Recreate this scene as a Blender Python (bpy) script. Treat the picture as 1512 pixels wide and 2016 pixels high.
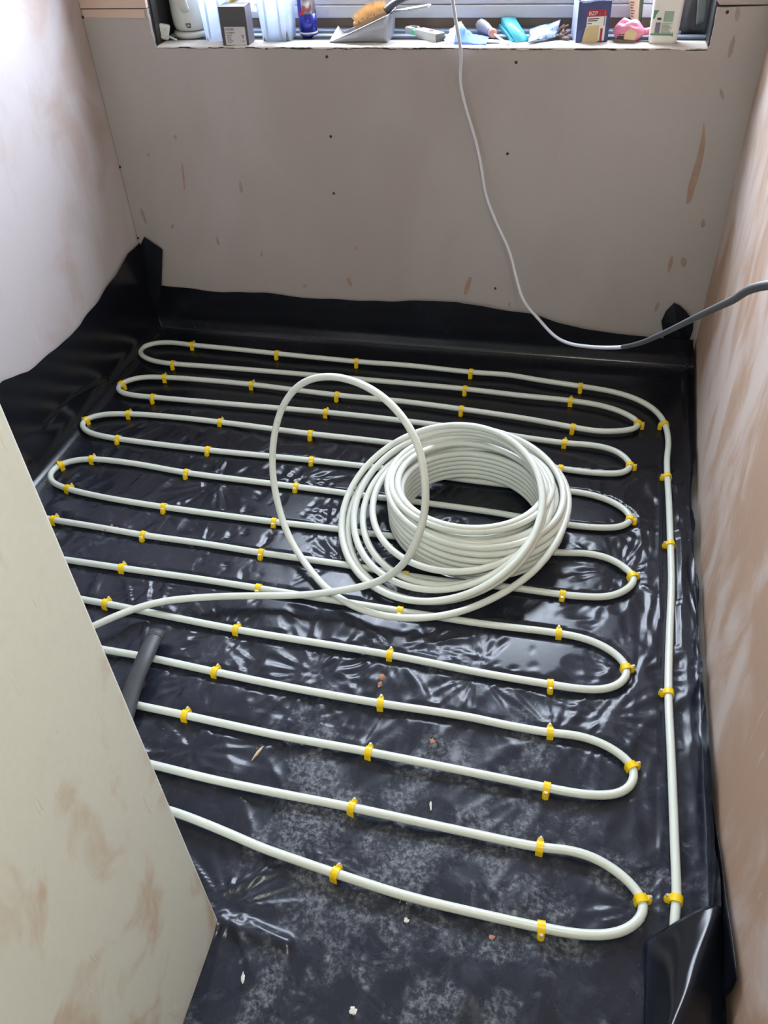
import bpy, bmesh, math, random
import numpy as np
from mathutils import Matrix, Vector

# ------------------------------------------------------------------ clear
for o in list(bpy.data.objects):
    bpy.data.objects.remove(o, do_unlink=True)
SC = bpy.context.scene
COL = SC.collection
random.seed(7)
RNG = np.random.default_rng(7)

# ------------------------------------------------------------------ camera (solved from the room's own edges)
IMG_W, IMG_H = 1512.0, 2016.0
F_PX = 1621.9
PITCH, YAW, ROLL = 0.7247, 0.2526, 0.0563
CAM_H = 1.5
def _rot():
    cp, sp = math.cos(PITCH), math.sin(PITCH)
    fwd = np.array([0, cp, -sp]); right = np.array([1., 0, 0]); dn = np.cross(fwd, right)
    cr, sr = math.cos(ROLL), math.sin(ROLL)
    r2 = cr * right + sr * dn; d2 = -sr * right + cr * dn
    cy, sy = math.cos(YAW), math.sin(YAW)
    Rz = np.array([[cy, -sy, 0], [sy, cy, 0], [0, 0, 1]])
    return Rz @ np.array([r2, d2, fwd]).T
CR = _rot()
CAM = np.array([0, 0, CAM_H])
cam_data = bpy.data.cameras.new('camera')
cam = bpy.data.objects.new('camera', cam_data)
COL.objects.link(cam)
cam_data.sensor_fit = 'VERTICAL'
cam_data.sensor_height = 36.0
cam_data.sensor_width = 27.0
cam_data.lens = F_PX / IMG_H * 36.0
cam_data.clip_start = 0.02
M = Matrix.Identity(4)
for i in range(3):
    M[i][0] = CR[i, 0]; M[i][1] = -CR[i, 1]; M[i][2] = -CR[i, 2]; M[i][3] = CAM[i]
cam.matrix_world = M
SC.camera = cam

# ------------------------------------------------------------------ world, exposure
SKY_STRENGTH = 7.6
LAMP_STRENGTH = 25.0
SC.view_settings.view_transform = 'Standard'
SC.view_settings.look = 'None'
SC.view_settings.exposure = 1.95
SC.view_settings.gamma = 1.0
SC.view_settings.use_curve_mapping = False
W = bpy.data.worlds.new('overcast_sky'); SC.world = W; W.use_nodes = True
wn = W.node_tree; wn.nodes.clear()
tc = wn.nodes.new('ShaderNodeTexCoord'); sx = wn.nodes.new('ShaderNodeSeparateXYZ')
rmp = wn.nodes.new('ShaderNodeValToRGB'); bg = wn.nodes.new('ShaderNodeBackground'); wo = wn.nodes.new('ShaderNodeOutputWorld')
wn.links.new(tc.outputs['Generated'], sx.inputs[0])
mr = wn.nodes.new('ShaderNodeMapRange'); mr.inputs['From Min'].default_value = -1; mr.inputs['From Max'].default_value = 1
wn.links.new(sx.outputs['Z'], mr.inputs['Value']); wn.links.new(mr.outputs[0], rmp.inputs[0])
rmp.color_ramp.elements[0].position = 0.47; rmp.color_ramp.elements[0].color = (0.16, 0.17, 0.14, 1)
rmp.color_ramp.elements[1].position = 0.54; rmp.color_ramp.elements[1].color = (0.80, 0.90, 1.06, 1)
wn.links.new(rmp.outputs[0], bg.inputs[0]); bg.inputs[1].default_value = SKY_STRENGTH
wn.links.new(bg.outputs[0], wo.inputs[0])

# room numbers (metres)
SILL_Z = 0.945; WIN_TOP = 2.02; WX0, WX1 = -1.268, 0.292
CEIL = 2.38
FRAME_Y = 2.705
Y0 = -1.3                       # wall behind the camera
NIB_X, NIB_Y = -0.4775, 0.5207
def xl(y): return -1.4874 + 0.0046 * y
def xr(y): return 0.358 + 0.028 * y
def yb(x): return 2.5267 + 0.0091 * x
# sampling portal in the window opening (adds no light of its own)
pl = bpy.data.lights.new('window_portal', 'AREA'); pl.shape = 'RECTANGLE'; pl.size = WX1 - WX0; pl.size_y = WIN_TOP - SILL_Z
pl.cycles.is_portal = True
po = bpy.data.objects.new('window_portal', pl); COL.objects.link(po)
po.location = ((WX0 + WX1) / 2, FRAME_Y + 0.06, (SILL_Z + WIN_TOP) / 2); po.rotation_euler = (math.radians(-90), 0, 0)

# ------------------------------------------------------------------ survey helpers: photo pixel -> point on a real plane
def ray(px, py): return CR @ np.array([px - IMG_W / 2, py - IMG_H / 2, F_PX])
def on_z(px, py, z=0.0):
    d = ray(px, py); return CAM + d * ((z - CAM_H) / d[2])
def on_y(px, py, y):
    d = ray(px, py); return CAM + d * (y / d[1])
def on_back(px, py, off=0.0):
    d = ray(px, py); return CAM + d * ((2.5267 - off) / (d[1] - 0.0091 * d[0]))
def on_left(px, py): d = ray(px, py); return CAM + d * (-1.4874 / (d[0] - 0.0046 * d[1]))
def on_right(px, py, off=0.0): d = ray(px, py); return CAM + d * ((0.358 - off) / (d[0] - 0.028 * d[1]))
def on_plane(px, py, c, n):
    d = ray(px, py); n = np.array(n); return CAM + d * (n @ (np.array(c) - CAM) / (n @ d))
def sill(px, py): return on_z(px, py, SILL_Z)

# ------------------------------------------------------------------ numpy noise
_P = np.random.default_rng(3).permutation(512).astype(np.int64)
_P = np.concatenate([_P, _P, _P])
_G = np.random.default_rng(4).uniform(0, 2 * np.pi, 512)
def perlin(x, y, s=0):
    x = np.asarray(x, float) + s * 17.13; y = np.asarray(y, float) + s * 5.71
    xi = np.floor(x).astype(np.int64); yi = np.floor(y).astype(np.int64)
    xf = x - xi; yf = y - yi
    u = xf**3 * (xf * (xf * 6 - 15) + 10); v = yf**3 * (yf * (yf * 6 - 15) + 10)
    def g(ix, iy, dx, dy):
        a = _G[_P[(_P[ix & 511] + iy) & 511]]; return np.cos(a) * dx + np.sin(a) * dy
    a = g(xi, yi, xf, yf); b = g(xi + 1, yi, xf - 1, yf); c = g(xi, yi + 1, xf, yf - 1); d = g(xi + 1, yi + 1, xf - 1, yf - 1)
    return ((a * (1 - u) + b * u) * (1 - v) + (c * (1 - u) + d * u) * v) * 1.5
def sstep(a, b, x): t = np.clip((x - a) / (b - a), 0, 1); return t * t * (3 - 2 * t)

# ------------------------------------------------------------------ object helpers
def tag(o, label, cat, group=None, kind=None):
    if label: o['label'] = label
    if cat: o['category'] = cat
    if group: o['group'] = group
    if kind: o['kind'] = kind
    return o
def link_mesh(name, me, mat, parent=None, smooth=True):
    o = bpy.data.objects.new(name, me); COL.objects.link(o)
    if mat is not None and not me.materials: me.materials.append(mat)
    if smooth: me.polygons.foreach_set('use_smooth', [True] * len(me.polygons))
    if parent is not None: o.parent = parent
    return o
def mesh(name, v, f, mat, parent=None, smooth=True, solid=0):
    me = bpy.data.meshes.new(name); me.from_pydata([tuple(map(float, p)) for p in v], [], [tuple(map(int, q)) for q in f]); me.update()
    o = link_mesh(name, me, mat, parent, smooth)
    if solid:
        m = o.modifiers.new('thickness', 'SOLIDIFY'); m.thickness = solid; m.offset = 0
    return o
def empty(name, loc=(0, 0, 0), rz=0):
    o = bpy.data.objects.new(name, None); COL.objects.link(o); o.empty_display_size = 0.03
    o.location = tuple(map(float, loc)); o.rotation_euler = (0, 0, rz); return o
def resample(pts, step, closed=False):
    """centripetal-ish Catmull-Rom through pts, then even spacing"""
    P = np.array(pts, float); n = len(P); out = []
    rngs = range(n) if closed else range(n - 1)
    for i in rngs:
        p0 = P[(i - 1) % n] if (closed or i > 0) else 2 * P[0] - P[1]
        p1 = P[i]; p2 = P[(i + 1) % n]
        p3 = P[(i + 2) % n] if (closed or i + 2 < n) else 2 * P[-1] - P[-2]
        t0 = 0; t1 = t0 + max(np.linalg.norm(p1 - p0), 1e-6)**.5; t2 = t1 + max(np.linalg.norm(p2 - p1), 1e-6)**.5; t3 = t2 + max(np.linalg.norm(p3 - p2), 1e-6)**.5
        t = np.linspace(t1, t2, 24, endpoint=False)[:, None]
        A1 = (t1 - t) / (t1 - t0) * p0 + (t - t0) / (t1 - t0) * p1
        A2 = (t2 - t) / (t2 - t1) * p1 + (t - t1) / (t2 - t1) * p2
        A3 = (t3 - t) / (t3 - t2) * p2 + (t - t2) / (t3 - t2) * p3
        B1 = (t2 - t) / (t2 - t0) * A1 + (t - t0) / (t2 - t0) * A2
        B2 = (t3 - t) / (t3 - t1) * A2 + (t - t1) / (t3 - t1) * A3
        out.append((t2 - t) / (t2 - t1) * B1 + (t - t1) / (t2 - t1) * B2)
    Q = np.concatenate(out + [P[:1] if closed else P[-1:]])
    L = np.concatenate([[0], np.cumsum(np.linalg.norm(np.diff(Q, axis=0), axis=1))])
    k = max(int(L[-1] / step), 2); s = np.linspace(0, L[-1], k + 1)
    R = np.stack([np.interp(s, L, Q[:, j]) for j in range(3)], 1)
    return R[:-1] if closed else R
def smooth_path(P, it):
    P = P.copy()
    for _ in range(it): P[1:-1] = P[1:-1] * .5 + (P[:-2] + P[2:]) * .25
    return P
def tube_geo(P, r, seg=12, closed=False, sq=(1, 1), cap=True):
    P = np.array(P, float); n = len(P)
    T = np.roll(P, -1, 0) - np.roll(P, 1, 0) if closed else np.gradient(P, axis=0)
    T /= np.linalg.norm(T, axis=1)[:, None] + 1e-12
    rr = np.full(n, r) if np.isscalar(r) else np.array(r)
    N = np.cross(T[0], [0, 0, 1.]);
    if np.linalg.norm(N) < .1: N = np.cross(T[0], [0, 1., 0])
    N /= np.linalg.norm(N); v = []
    a = np.linspace(0, 2 * np.pi, seg, endpoint=False)
    for i in range(n):
        N = N - T[i] * (N @ T[i]); N /= np.linalg.norm(N); B = np.cross(T[i], N)
        v.append(P[i] + rr[i] * (np.cos(a)[:, None] * N * sq[0] + np.sin(a)[:, None] * B * sq[1]))
    v = np.concatenate(v); f = []
    for i in range(n if closed else n - 1):
        j = (i + 1) % n
        for k in range(seg):
            k2 = (k + 1) % seg; f.append((i * seg + k, i * seg + k2, j * seg + k2, j * seg + k))
    if not closed and cap:
        f.append(tuple(range(seg - 1, -1, -1))); f.append(tuple(range((n - 1) * seg, n * seg)))
    return v, f
def tube(name, P, r, mat, parent=None, seg=12, closed=False, sq=(1, 1)):
    v, f = tube_geo(P, r, seg, closed, sq); return mesh(name, v, f, mat, parent)
def bm_obj(name, bm, mat, parent=None, smooth=False):
    me = bpy.data.meshes.new(name); bm.normal_update(); bm.to_mesh(me); bm.free(); return link_mesh(name, me, mat, parent, smooth)
def box(name, lo, hi, mat, parent=None, bevel=0.0, taper=1.0, seg=2):
    bm = bmesh.new(); bmesh.ops.create_cube(bm, size=1)
    lo = np.array(lo, float); hi = np.array(hi, float); c = (lo + hi) / 2; s = hi - lo
    for v in bm.verts:
        k = taper if v.co.z < 0 else 1.0
        v.co = Vector((c[0] + v.co.x * s[0] * k, c[1] + v.co.y * s[1] * k, c[2] + v.co.z * s[2]))
    if bevel: bmesh.ops.bevel(bm, geom=list(bm.edges), offset=bevel, segments=seg, affect='EDGES', profile=.6)
    return bm_obj(name, bm, mat, parent, bool(bevel))
def prism(name, poly, a, b, mat, parent=None, bevel=0.0):
    """polygon in x,z extruded along y from a to b"""
    n = len(poly); v = [(p[0], a, p[1]) for p in poly] + [(p[0], b, p[1]) for p in poly]
    bm = bmesh.new(); vs = [bm.verts.new(p) for p in v]
    bm.faces.new(vs[:n]); bm.faces.new(vs[n:][::-1])
    for i in range(n): j = (i + 1) % n; bm.faces.new((vs[i], vs[i + n], vs[j + n], vs[j]))
    bmesh.ops.recalc_face_normals(bm, faces=bm.faces)
    if bevel: bmesh.ops.bevel(bm, geom=list(bm.edges), offset=bevel, segments=2, affect='EDGES')
    return bm_obj(name, bm, mat, parent, bool(bevel))
def lathe(name, prof, mat, parent=None, seg=32, sx=1.0, sy=1.0):
    v = []; f = []
    for (r, z) in prof:
        for k in range(seg):
            a = 2 * math.pi * k / seg; v.append((r * math.cos(a) * sx, r * math.sin(a) * sy, z))
    for i in range(len(prof) - 1):
        for k in range(seg):
            k2 = (k + 1) % seg; f.append((i * seg + k, i * seg + k2, (i + 1) * seg + k2, (i + 1) * seg + k))
    f.append(tuple(range(seg - 1, -1, -1))); f.append(tuple(range((len(prof) - 1) * seg, len(prof) * seg)))
    return mesh(name, v, f, mat, parent)
def grid_mesh(name, P, mat, parent=None, solid=0, smooth=True):
    P = np.array(P); a, b = P.shape[:2]
    idx = np.arange(a * b).reshape(a, b)
    F = np.stack([idx[:-1, :-1], idx[:-1, 1:], idx[1:, 1:], idx[1:, :-1]], -1).reshape(-1, 4)
    me = bpy.data.meshes.new(name); me.vertices.add(a * b); me.vertices.foreach_set('co', P.reshape(-1))
    me.loops.add(len(F) * 4); me.loops.foreach_set('vertex_index', F.reshape(-1))
    me.polygons.add(len(F)); me.polygons.foreach_set('loop_start', np.arange(len(F)) * 4); me.polygons.foreach_set('loop_total', np.full(len(F), 4))
    me.update(calc_edges=True); me.validate()
    o = link_mesh(name, me, mat, parent, smooth)
    if solid:
        m = o.modifiers.new('thickness', 'SOLIDIFY'); m.thickness = solid; m.offset = 0
    return o
def text(name, s, size, mat, parent, loc, rot=(math.pi / 2, 0, 0), ext=0.0002, squash=1.0):
    cu = bpy.data.curves.new(name, 'FONT'); cu.body = s; cu.size = size; cu.extrude = ext; cu.align_x = 'CENTER'; cu.align_y = 'CENTER'
    t = bpy.data.objects.new(name, cu); COL.objects.link(t); bpy.context.view_layer.update()
    me = bpy.data.meshes.new_from_object(t); bpy.data.objects.remove(t, do_unlink=True); bpy.data.curves.remove(cu)
    me.name = name
    o = link_mesh(name, me, mat, parent, False); o.location = loc; o.rotation_euler = rot; o.scale = (squash, 1, 1); return o

# ------------------------------------------------------------------ materials
class NT:
    def __init__(s, name):
        s.m = bpy.data.materials.new(name); s.m.use_nodes = True; s.t = s.m.node_tree
        s.p = s.t.nodes['Principled BSDF']; s.out = s.t.nodes['Material Output']
    def n(s, k, **kw):
        x = s.t.nodes.new(k)
        for a, b in kw.items(): setattr(x, a, b)
        return x
    def l(s, a, b): s.t.links.new(a, b)
    def pos(s, scale=(1, 1, 1), rot=(0, 0, 0)):
        g = s.n('ShaderNodeNewGeometry'); mp = s.n('ShaderNodeMapping'); mp.inputs['Scale'].default_value = scale; mp.inputs['Rotation'].default_value = rot
        s.l(g.outputs['Position'], mp.inputs[0]); return mp.outputs[0]
    def noise(s, vec, scale, detail=4, rough=.55, dist=0.0):
        x = s.n('ShaderNodeTexNoise'); x.inputs['Scale'].default_value = scale; x.inputs['Detail'].default_value = detail; x.inputs['Roughness'].default_value = rough; x.inputs['Distortion'].default_value = dist
        s.l(vec, x.inputs['Vector']); return x.outputs[0]
    def ramp(s, v, a, b, lo=0., hi=1.):
        x = s.n('ShaderNodeMapRange'); x.interpolation_type = 'SMOOTHSTEP'
        for k, q in zip(('From Min', 'From Max', 'To Min', 'To Max'), (a, b, lo, hi)): x.inputs[k].default_value = q
        s.l(v, x.inputs[0]); return x.outputs[0]
    def math(s, op, a, b=None):
        x = s.n('ShaderNodeMath', operation=op)
        for i, q in enumerate((a, b)):
            if q is None: continue
            if isinstance(q, (int, float)): x.inputs[i].default_value = q
            else: s.l(q, x.inputs[i])
        return x.outputs[0]
    def mix(s, fac, a, b):
        x = s.n('ShaderNodeMix', data_type='RGBA')
        if isinstance(fac, (int, float)): x.inputs[0].default_value = fac
        else: s.l(fac, x.inputs[0])
        for i, q in ((6, a), (7, b)):
            if isinstance(q, tuple): x.inputs[i].default_value = (*q, 1)
            else: s.l(q, x.inputs[i])
        return x.outputs[2]
    def bump(s, h, strength=.3, dist=.002, prev=None):
        x = s.n('ShaderNodeBump'); x.inputs['Strength'].default_value = strength; x.inputs['Distance'].default_value = dist
        s.l(h, x.inputs['Height'])
        if prev is not None: s.l(prev, x.inputs['Normal'])
        return x.outputs[0]
    def set(s, **kw):
        for k, q in kw.items():
            i = s.p.inputs[k.replace('_', ' ')]
            if isinstance(q, tuple): i.default_value = (*q, 1) if len(q) == 3 else q
            elif isinstance(q, (int, float)): i.default_value = q
            else: s.l(q, i)
        return s.m
def srgb(r, g, b):
    f = lambda c: (c / 255 / 12.92) if c / 255 <= .04045 else ((c / 255 + .055) / 1.055)**2.4
    return (f(r), f(g), f(b))
def plain(name, col, rough=.5, metal=0.0, var=.12, scale=60, spec=.5, bump=0):
    m = NT(name); p = m.pos(); n = m.noise(p, scale, 3)
    c = m.mix(n, tuple(max(0, x * (1 - var)) for x in col), tuple(min(1, x * (1 + var)) for x in col))
    kw = dict(Base_Color=c, Roughness=rough, Metallic=metal, Specular_IOR_Level=spec)
    if bump: kw['Normal'] = m.bump(n, bump, .001)
    return m.set(**kw)
def plaster(name, a, b, c, rot, patch=2.2, streak=(6, 6, 1.6), amt=.9, scratch=.35, lo=.45, hi=.62):
    """trowelled gypsum: pale skin a, darker damp patches b, pale trowel scratches c"""
    m = NT(name)
    p1 = m.pos(streak, rot); p2 = m.pos()
    n1 = m.noise(p1, patch, 5, .55, .6); n2 = m.noise(p2, 1.1, 3, .5, .3)
    f = m.ramp(m.math('ADD', m.math('MULTIPLY', n1, .6), m.math('MULTIPLY', n2, .4)), lo, hi, 0, amt)
    col = m.mix(f, a, b)
    p3 = m.pos(tuple(q * k for q, k in zip(streak, (9, 9, 2.2))), (rot[0] + .25, rot[1] - .3, rot[2]))
    sc = m.ramp(m.noise(p3, 2.4, 3, .6), .64, .74, 0, scratch)
    col = m.mix(sc, col, c)
    fine = m.noise(p2, 90, 4, .6)
    col = m.mix(m.math('MULTIPLY', fine, .16), col, tuple(q * .75 for q in b))
    nb = m.bump(n1, .25, .004); nb = m.bump(fine, .12, .001, nb); nb = m.bump(sc, .3, .0015, nb)
    return m.set(Base_Color=col, Roughness=.78, Specular_IOR_Level=.25, Normal=nb)

M_PLB = plaster('gypsum_board', srgb(177, 169, 165), srgb(166, 154, 149), srgb(187, 178, 171), (0, 0, 0), 1.2, (2, 2, 1.0), .8, .05, .40, .66)
M_PLB2 = plain('orange_board_face', srgb(206, 178, 160), .85, var=.06, scale=9)
M_PLL = plaster('left_plaster', srgb(198, 191, 193), srgb(178, 157, 145), srgb(208, 201, 201), (0.35, 0, 0), 2.4, (2.4, 2.2, 1.6), .75, .4, .47, .66)
M_PLR = plaster('right_plaster', srgb(206, 190, 181), srgb(180, 148, 125), srgb(220, 206, 198), (-.6, 0, 0), 2.2, (3, 3.0, 1.3), .9, .35, .42, .57)
M_PLN = plaster('nib_plaster', srgb(234, 239, 228), srgb(212, 194, 168), srgb(232, 230, 214), (.7, 0, 0), 2.8, (3, 3.2, 1.9), .9, .7, .475, .60)
M_CEIL = plain('ceiling_paint', srgb(225, 222, 215), .85, var=.03)
M_CONC = plain('screed', srgb(120, 116, 110), .9, var=.2, scale=14)
M_DARK = plain('reveal_dark_membrane', srgb(52, 52, 54), .45, var=.3, scale=8)
M_PVC = plain('white_upvc', srgb(200, 202, 210), .35, var=.02)
M_PACK = plain('timber_packing', srgb(112, 98, 86), .8, var=.25, scale=16)
M_TRACK = plain('grey_blue_profile', srgb(150, 160, 178), .4, var=.08)
M_RAG = plain('ragged_board_paper', srgb(208, 199, 190), .9, var=.14, scale=40, bump=.4)
M_SCREW = plain('black_screw_head', srgb(38, 34, 32), .5)
M_SCUFF = plain('brown_scuff', srgb(160, 134, 118), .9, var=.22, scale=45)
M_SCUFF2 = plain('grey_scuff', srgb(150, 140, 132), .9, var=.2, scale=45)
def pipe_mat():
    m = NT('white_pipe'); p = m.pos(); n = m.noise(p, 25, 3)
    c = m.mix(n, srgb(213, 219, 209), srgb(222, 227, 218))
    s = m.ramp(m.noise(p, 45, 4, .7), .66, .74, 0, .5)
    return m.set(Base_Color=m.mix(s, c, srgb(190, 186, 172)), Roughness=.3, Specular_IOR_Level=.5)
M_PIPE = pipe_mat()
M_CLIP = plain('yellow_clip_plastic', srgb(253, 210, 18), .38, var=.06)
M_NAIL = plain('steel_nail', srgb(214, 210, 202), .35, metal=.45, var=.05)

def membrane_mat():
    m = NT('black_polythene'); p = m.pos()
    base = m.mix(m.noise(p, 6, 4), (.0055, .0062, .0095), (.011, .012, .018))
    # cement dust lying in the middle and front of the floor
    g = m.n('ShaderNodeNewGeometry'); s = m.n('ShaderNodeSeparateXYZ'); m.l(g.outputs['Position'], s.inputs[0])
    front = m.ramp(s.outputs[1], 2.0, 1.2)
    reg = m.math('MULTIPLY', m.ramp(s.outputs[1], 1.35, .8), m.math('MULTIPLY', m.ramp(s.outputs[0], -.7, -.3), m.ramp(s.outputs[0], .34, .1)))
    low = m.ramp(s.outputs[2], .05, .02)
    n1 = m.noise(p, 4.5, 4, .6, .6); n2 = m.noise(p, 105, 8, .74); n3 = m.noise(p, 17, 5, .68, .6)
    d = m.math('ADD', m.math('MULTIPLY', n1, .55), m.math('ADD', m.math('MULTIPLY', n3, .45), m.math('MULTIPLY', reg, .10)))
    d = m.math('MULTIPLY', d, low)
    patch = m.ramp(d, .565, .66)
    dust = m.math('MULTIPLY', m.math('MULTIPLY', patch, front), m.ramp(n2, .42, .64))
    dust_sheen = m.math('MULTIPLY', m.ramp(d, .38, .70, .22, .62), m.math('MULTIPLY', front, low))  # thin dust plus a bluish sky sheen painted into the sheet's colour
    speck = m.math('MULTIPLY', m.ramp(m.noise(p, 190, 2, .5), .705, .74), m.math('MULTIPLY', low, m.ramp(n3, .42, .6, .1, .8)))
    a = m.math('MAXIMUM', m.math('MULTIPLY', dust, .6), m.math('MULTIPLY', speck, .55))
    col = m.mix(dust_sheen, base, (.034, .041, .066)); col = m.mix(a, col, (.27, .285, .31))
    rough = m.math('ADD', m.ramp(m.math('MAXIMUM', a, m.math('MULTIPLY', dust_sheen, .3)), 0, .6, .185, .66), m.math('MULTIPLY', n3, .06))
    nb = m.bump(m.noise(p, 120, 3, .6), .07, .001)
    return m.set(Base_Color=col, Roughness=rough, Specular_IOR_Level=.38, Normal=nb)
M_MEM = membrane_mat()

# ------------------------------------------------------------------ room shell
def slab(name, quad, off, mat, parent=None):
    """plan quad of a wall's inner face, pushed outward by off"""
    q = [np.array(p, float) for p in quad]; v = q + [p + np.array(off) for p in q]
    f = [(0, 1, 2, 3), (7, 6, 5, 4)] + [(i, i + 4, (i + 1) % 4 + 4, (i + 1) % 4) for i in range(4)]
    bm = bmesh.new(); vs = [bm.verts.new(p) for p in v]
    for k in f: bm.faces.new([vs[i] for i in k])
    bmesh.ops.recalc_face_normals(bm, faces=bm.faces)
    return bm_obj(name, bm, mat, parent)
YE = 2.9
def st(o): o['kind'] = 'structure'; return o
st(box('floor', (-1.7, Y0 - .1, -.12), (.7, YE, 0), M_CONC))
st(box('ceiling', (-1.7, Y0 - .1, CEIL), (.7, YE, CEIL + .1), M_CEIL))
st(slab('wall_left', [(xl(0), NIB_Y - .2, 0), (xl(2.5), YE, 0), (xl(2.5), YE, CEIL), (xl(0), NIB_Y - .2, CEIL)], (-.12, 0, 0), M_PLL))
st(slab('wall_right', [(xr(Y0), Y0, 0), (xr(YE), YE, 0), (xr(YE), YE, CEIL), (xr(Y0), Y0, CEIL)], (.12, 0, 0), M_PLR))
# partition nib at the left (solid return of the wall), rounded plaster arris
st(box('wall_partition', (xl(0) - .1, Y0, 0), (NIB_X, NIB_Y, CEIL), M_PLN, bevel=.006, seg=3))
st(box('wall_front', (NIB_X - .1, Y0 - .1, 0), (xr(Y0) + .1, Y0, CEIL), M_PLL))
# back wall: masonry with an opening, faced with plasterboard sheets
def wall_piece(name, x0, x1, z0, z1, mat, parent=None, d0=0.0, d1=.19):
    q = [(x0, yb(x0) + d0, z0), (x1, yb(x1) + d0, z0), (x1, yb(x1) + d0, z1), (x0, yb(x0) + d0, z1)]
    return slab(name, q, (0, d1, 0), mat, parent)
XLB, XRB = xl(2.52), xr(2.53)
bmW = [(XLB - .1, WX0, 0, CEIL), (WX1, XRB + .1, 0, CEIL), (WX0, WX1, 0, SILL_Z), (WX0, WX1, WIN_TOP, CEIL)]
v = []; f = []
for (x0, x1, z0, z1) in bmW:
    k = len(v)
    v += [(x0, yb(x0) + .013, z0), (x1, yb(x1) + .013, z0), (x1, yb(x1) + .013, z1), (x0, yb(x0) + .013, z1),
          (x0, yb(x0) + .36, z0), (x1, yb(x1) + .36, z0), (x1, yb(x1) + .36, z1), (x0, yb(x0) + .36, z1)]
    f += [(k, k + 1, k + 2, k + 3), (k + 7, k + 6, k + 5, k + 4)] + [(k + i, k + i + 4, k + (i + 1) % 4 + 4, k + (i + 1) % 4) for i in range(4)]
wall_back = st(mesh('wall_back', v, f, M_DARK, smooth=False))
JZ = 1.0413                       # sheet joint just above sill height
# lower sheet wraps round the bottom corners of the window
def board(poly, mat, th=.013):
    """plasterboard outline in x,z on the wall line"""
    n = len(poly); bm = bmesh.new()
    a = [bm.verts.new((x, yb(x), z)) for x, z in poly]; b = [bm.verts.new((x, yb(x) + th, z)) for x, z in poly]
    bm.faces.new(a); bm.faces.new(b[::-1])
    for i in range(n): j = (i + 1) % n; bm.faces.new((a[i], b[i], b[j], a[j]))
    bmesh.ops.recalc_face_normals(bm, faces=bm.faces)
    bmesh.ops.triangulate(bm, faces=[q for q in bm.faces if len(q.verts) > 4])
    return bm_obj('plasterboard', bm, mat, wall_back)
g = .0012
rag_top = [(WX0 + (WX1 - WX0) * t, SILL_Z - .004 - .004 * random.random()) for t in np.linspace(0.004, .996, 60)]
rag_l = [(WX0 + .004 * (random.random() - .5), z) for z in np.linspace(JZ - g, SILL_Z + .004, 9)]
rag_r = [(WX1 + .002 * (random.random() - .5), z) for z in np.linspace(SILL_Z + .004, JZ - g - .004, 9)]
board([(XLB, 0), (XLB, JZ - g)] + rag_l + rag_top + rag_r + [(XRB, JZ - g), (XRB, 0)], M_PLB)
board([(XLB, JZ + g), (XLB, CEIL), (WX0, CEIL), (WX0, JZ + g)], M_PLB2)
board([(WX1 + .004, JZ + g), (WX1 - .004, JZ + .01), (WX1, CEIL), (XRB, CEIL), (XRB, JZ + g)], M_PLB)
board([(WX0, WIN_TOP), (WX0, CEIL), (WX1, CEIL), (WX1, WIN_TOP)], M_PLB)
# orange band of board core just below the joint, at the left
mesh('board_tint', [(XLB + .004, yb(XLB) - .0006, JZ - .021), (XLB + .2, yb(XLB) - .0006, JZ - .024), (XLB + .2, yb(XLB) - .0006, JZ - .002), (XLB + .004, yb(XLB) - .0006, JZ - .002)], [(0, 1, 2, 3)], M_PLB2, wall_back, False)

def blob(name, pts, mat, parent, off=.0008):
    """closed outline on the back wall, with a slightly raised middle"""
    P = [on_back(x, y, off) for x, y in pts]; c = np.mean(P, 0) - np.array([0, .0006, 0])
    n = len(P); return mesh(name, [c] + P, [(0, 1 + i, 1 + (i + 1) % n) for i in range(n)], mat, parent)
def streak(cx, cy, w, h, lean=0.0, mat=None):
    n = 12; pts = []
    for i in range(n):
        a = 2 * math.pi * i / n; r = 1 + .35 * (random.random() - .5)
        dx = math.cos(a) * w / 2 * r * .85; dy = math.sin(a) * h / 2 * r; pts.append((cx + dx - lean * dy, cy + dy))
    blob('scuff', pts, mat or M_SCUFF, wall_back)
for a in [(361, 348, 5, 62, -.1), (474, 368, 6, 27, -.15), (340, 446, 8, 9), (428, 474, 6, 20, -.2), (688, 555, 11, 20, -.4), (600, 563, 9, 7), (921, 562, 13, 34, .3),
          (980, 440, 5, 16), (1320, 518, 9, 34, .2), (1346, 516, 13, 20), (1384, 440, 10, 16), (1421, 186, 8, 22, -.2), (1452, 28, 12, 30, .1), (1440, 92, 12, 46, .25),
          (1293, 605, 8, 20, .3), (345, 270, 7, 9), (292, 305, 8, 6), (1003, 600, 5, 8), (515, 500, 5, 14, .1), (700, 488, 6, 9), (282, 425, 9, 30, -.35)]:
    streak(a[0], a[1], a[2], a[3], a[4] if len(a) > 4 else 0, M_SCUFF if random.random() < .7 else M_SCUFF2)
blob('scuff', [(1386, 238), (1389, 275), (1386, 300), (1379, 335), (1370, 365), (1360, 398), (1351, 402), (1354, 372), (1361, 345), (1372, 312), (1378, 285), (1383, 262)], M_SCUFF, wall_back)
for (x, y) in [(643, 112), (1016, 123), (651, 269), (999, 303), (657, 381), (975, 568), (1432, 24), (266, 30), (236, 329), (272, 469), (163, 34)]:
    p = on_back(x, y, .001); bm = bmesh.new(); bmesh.ops.create_cone(bm, cap_ends=True, segments=10, radius1=.0043, radius2=.0036, depth=.002)
    o = bm_obj('screw_head', bm, M_SCREW, wall_back); o.location = p; o.rotation_euler = (math.pi / 2, 0, 0)

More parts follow.
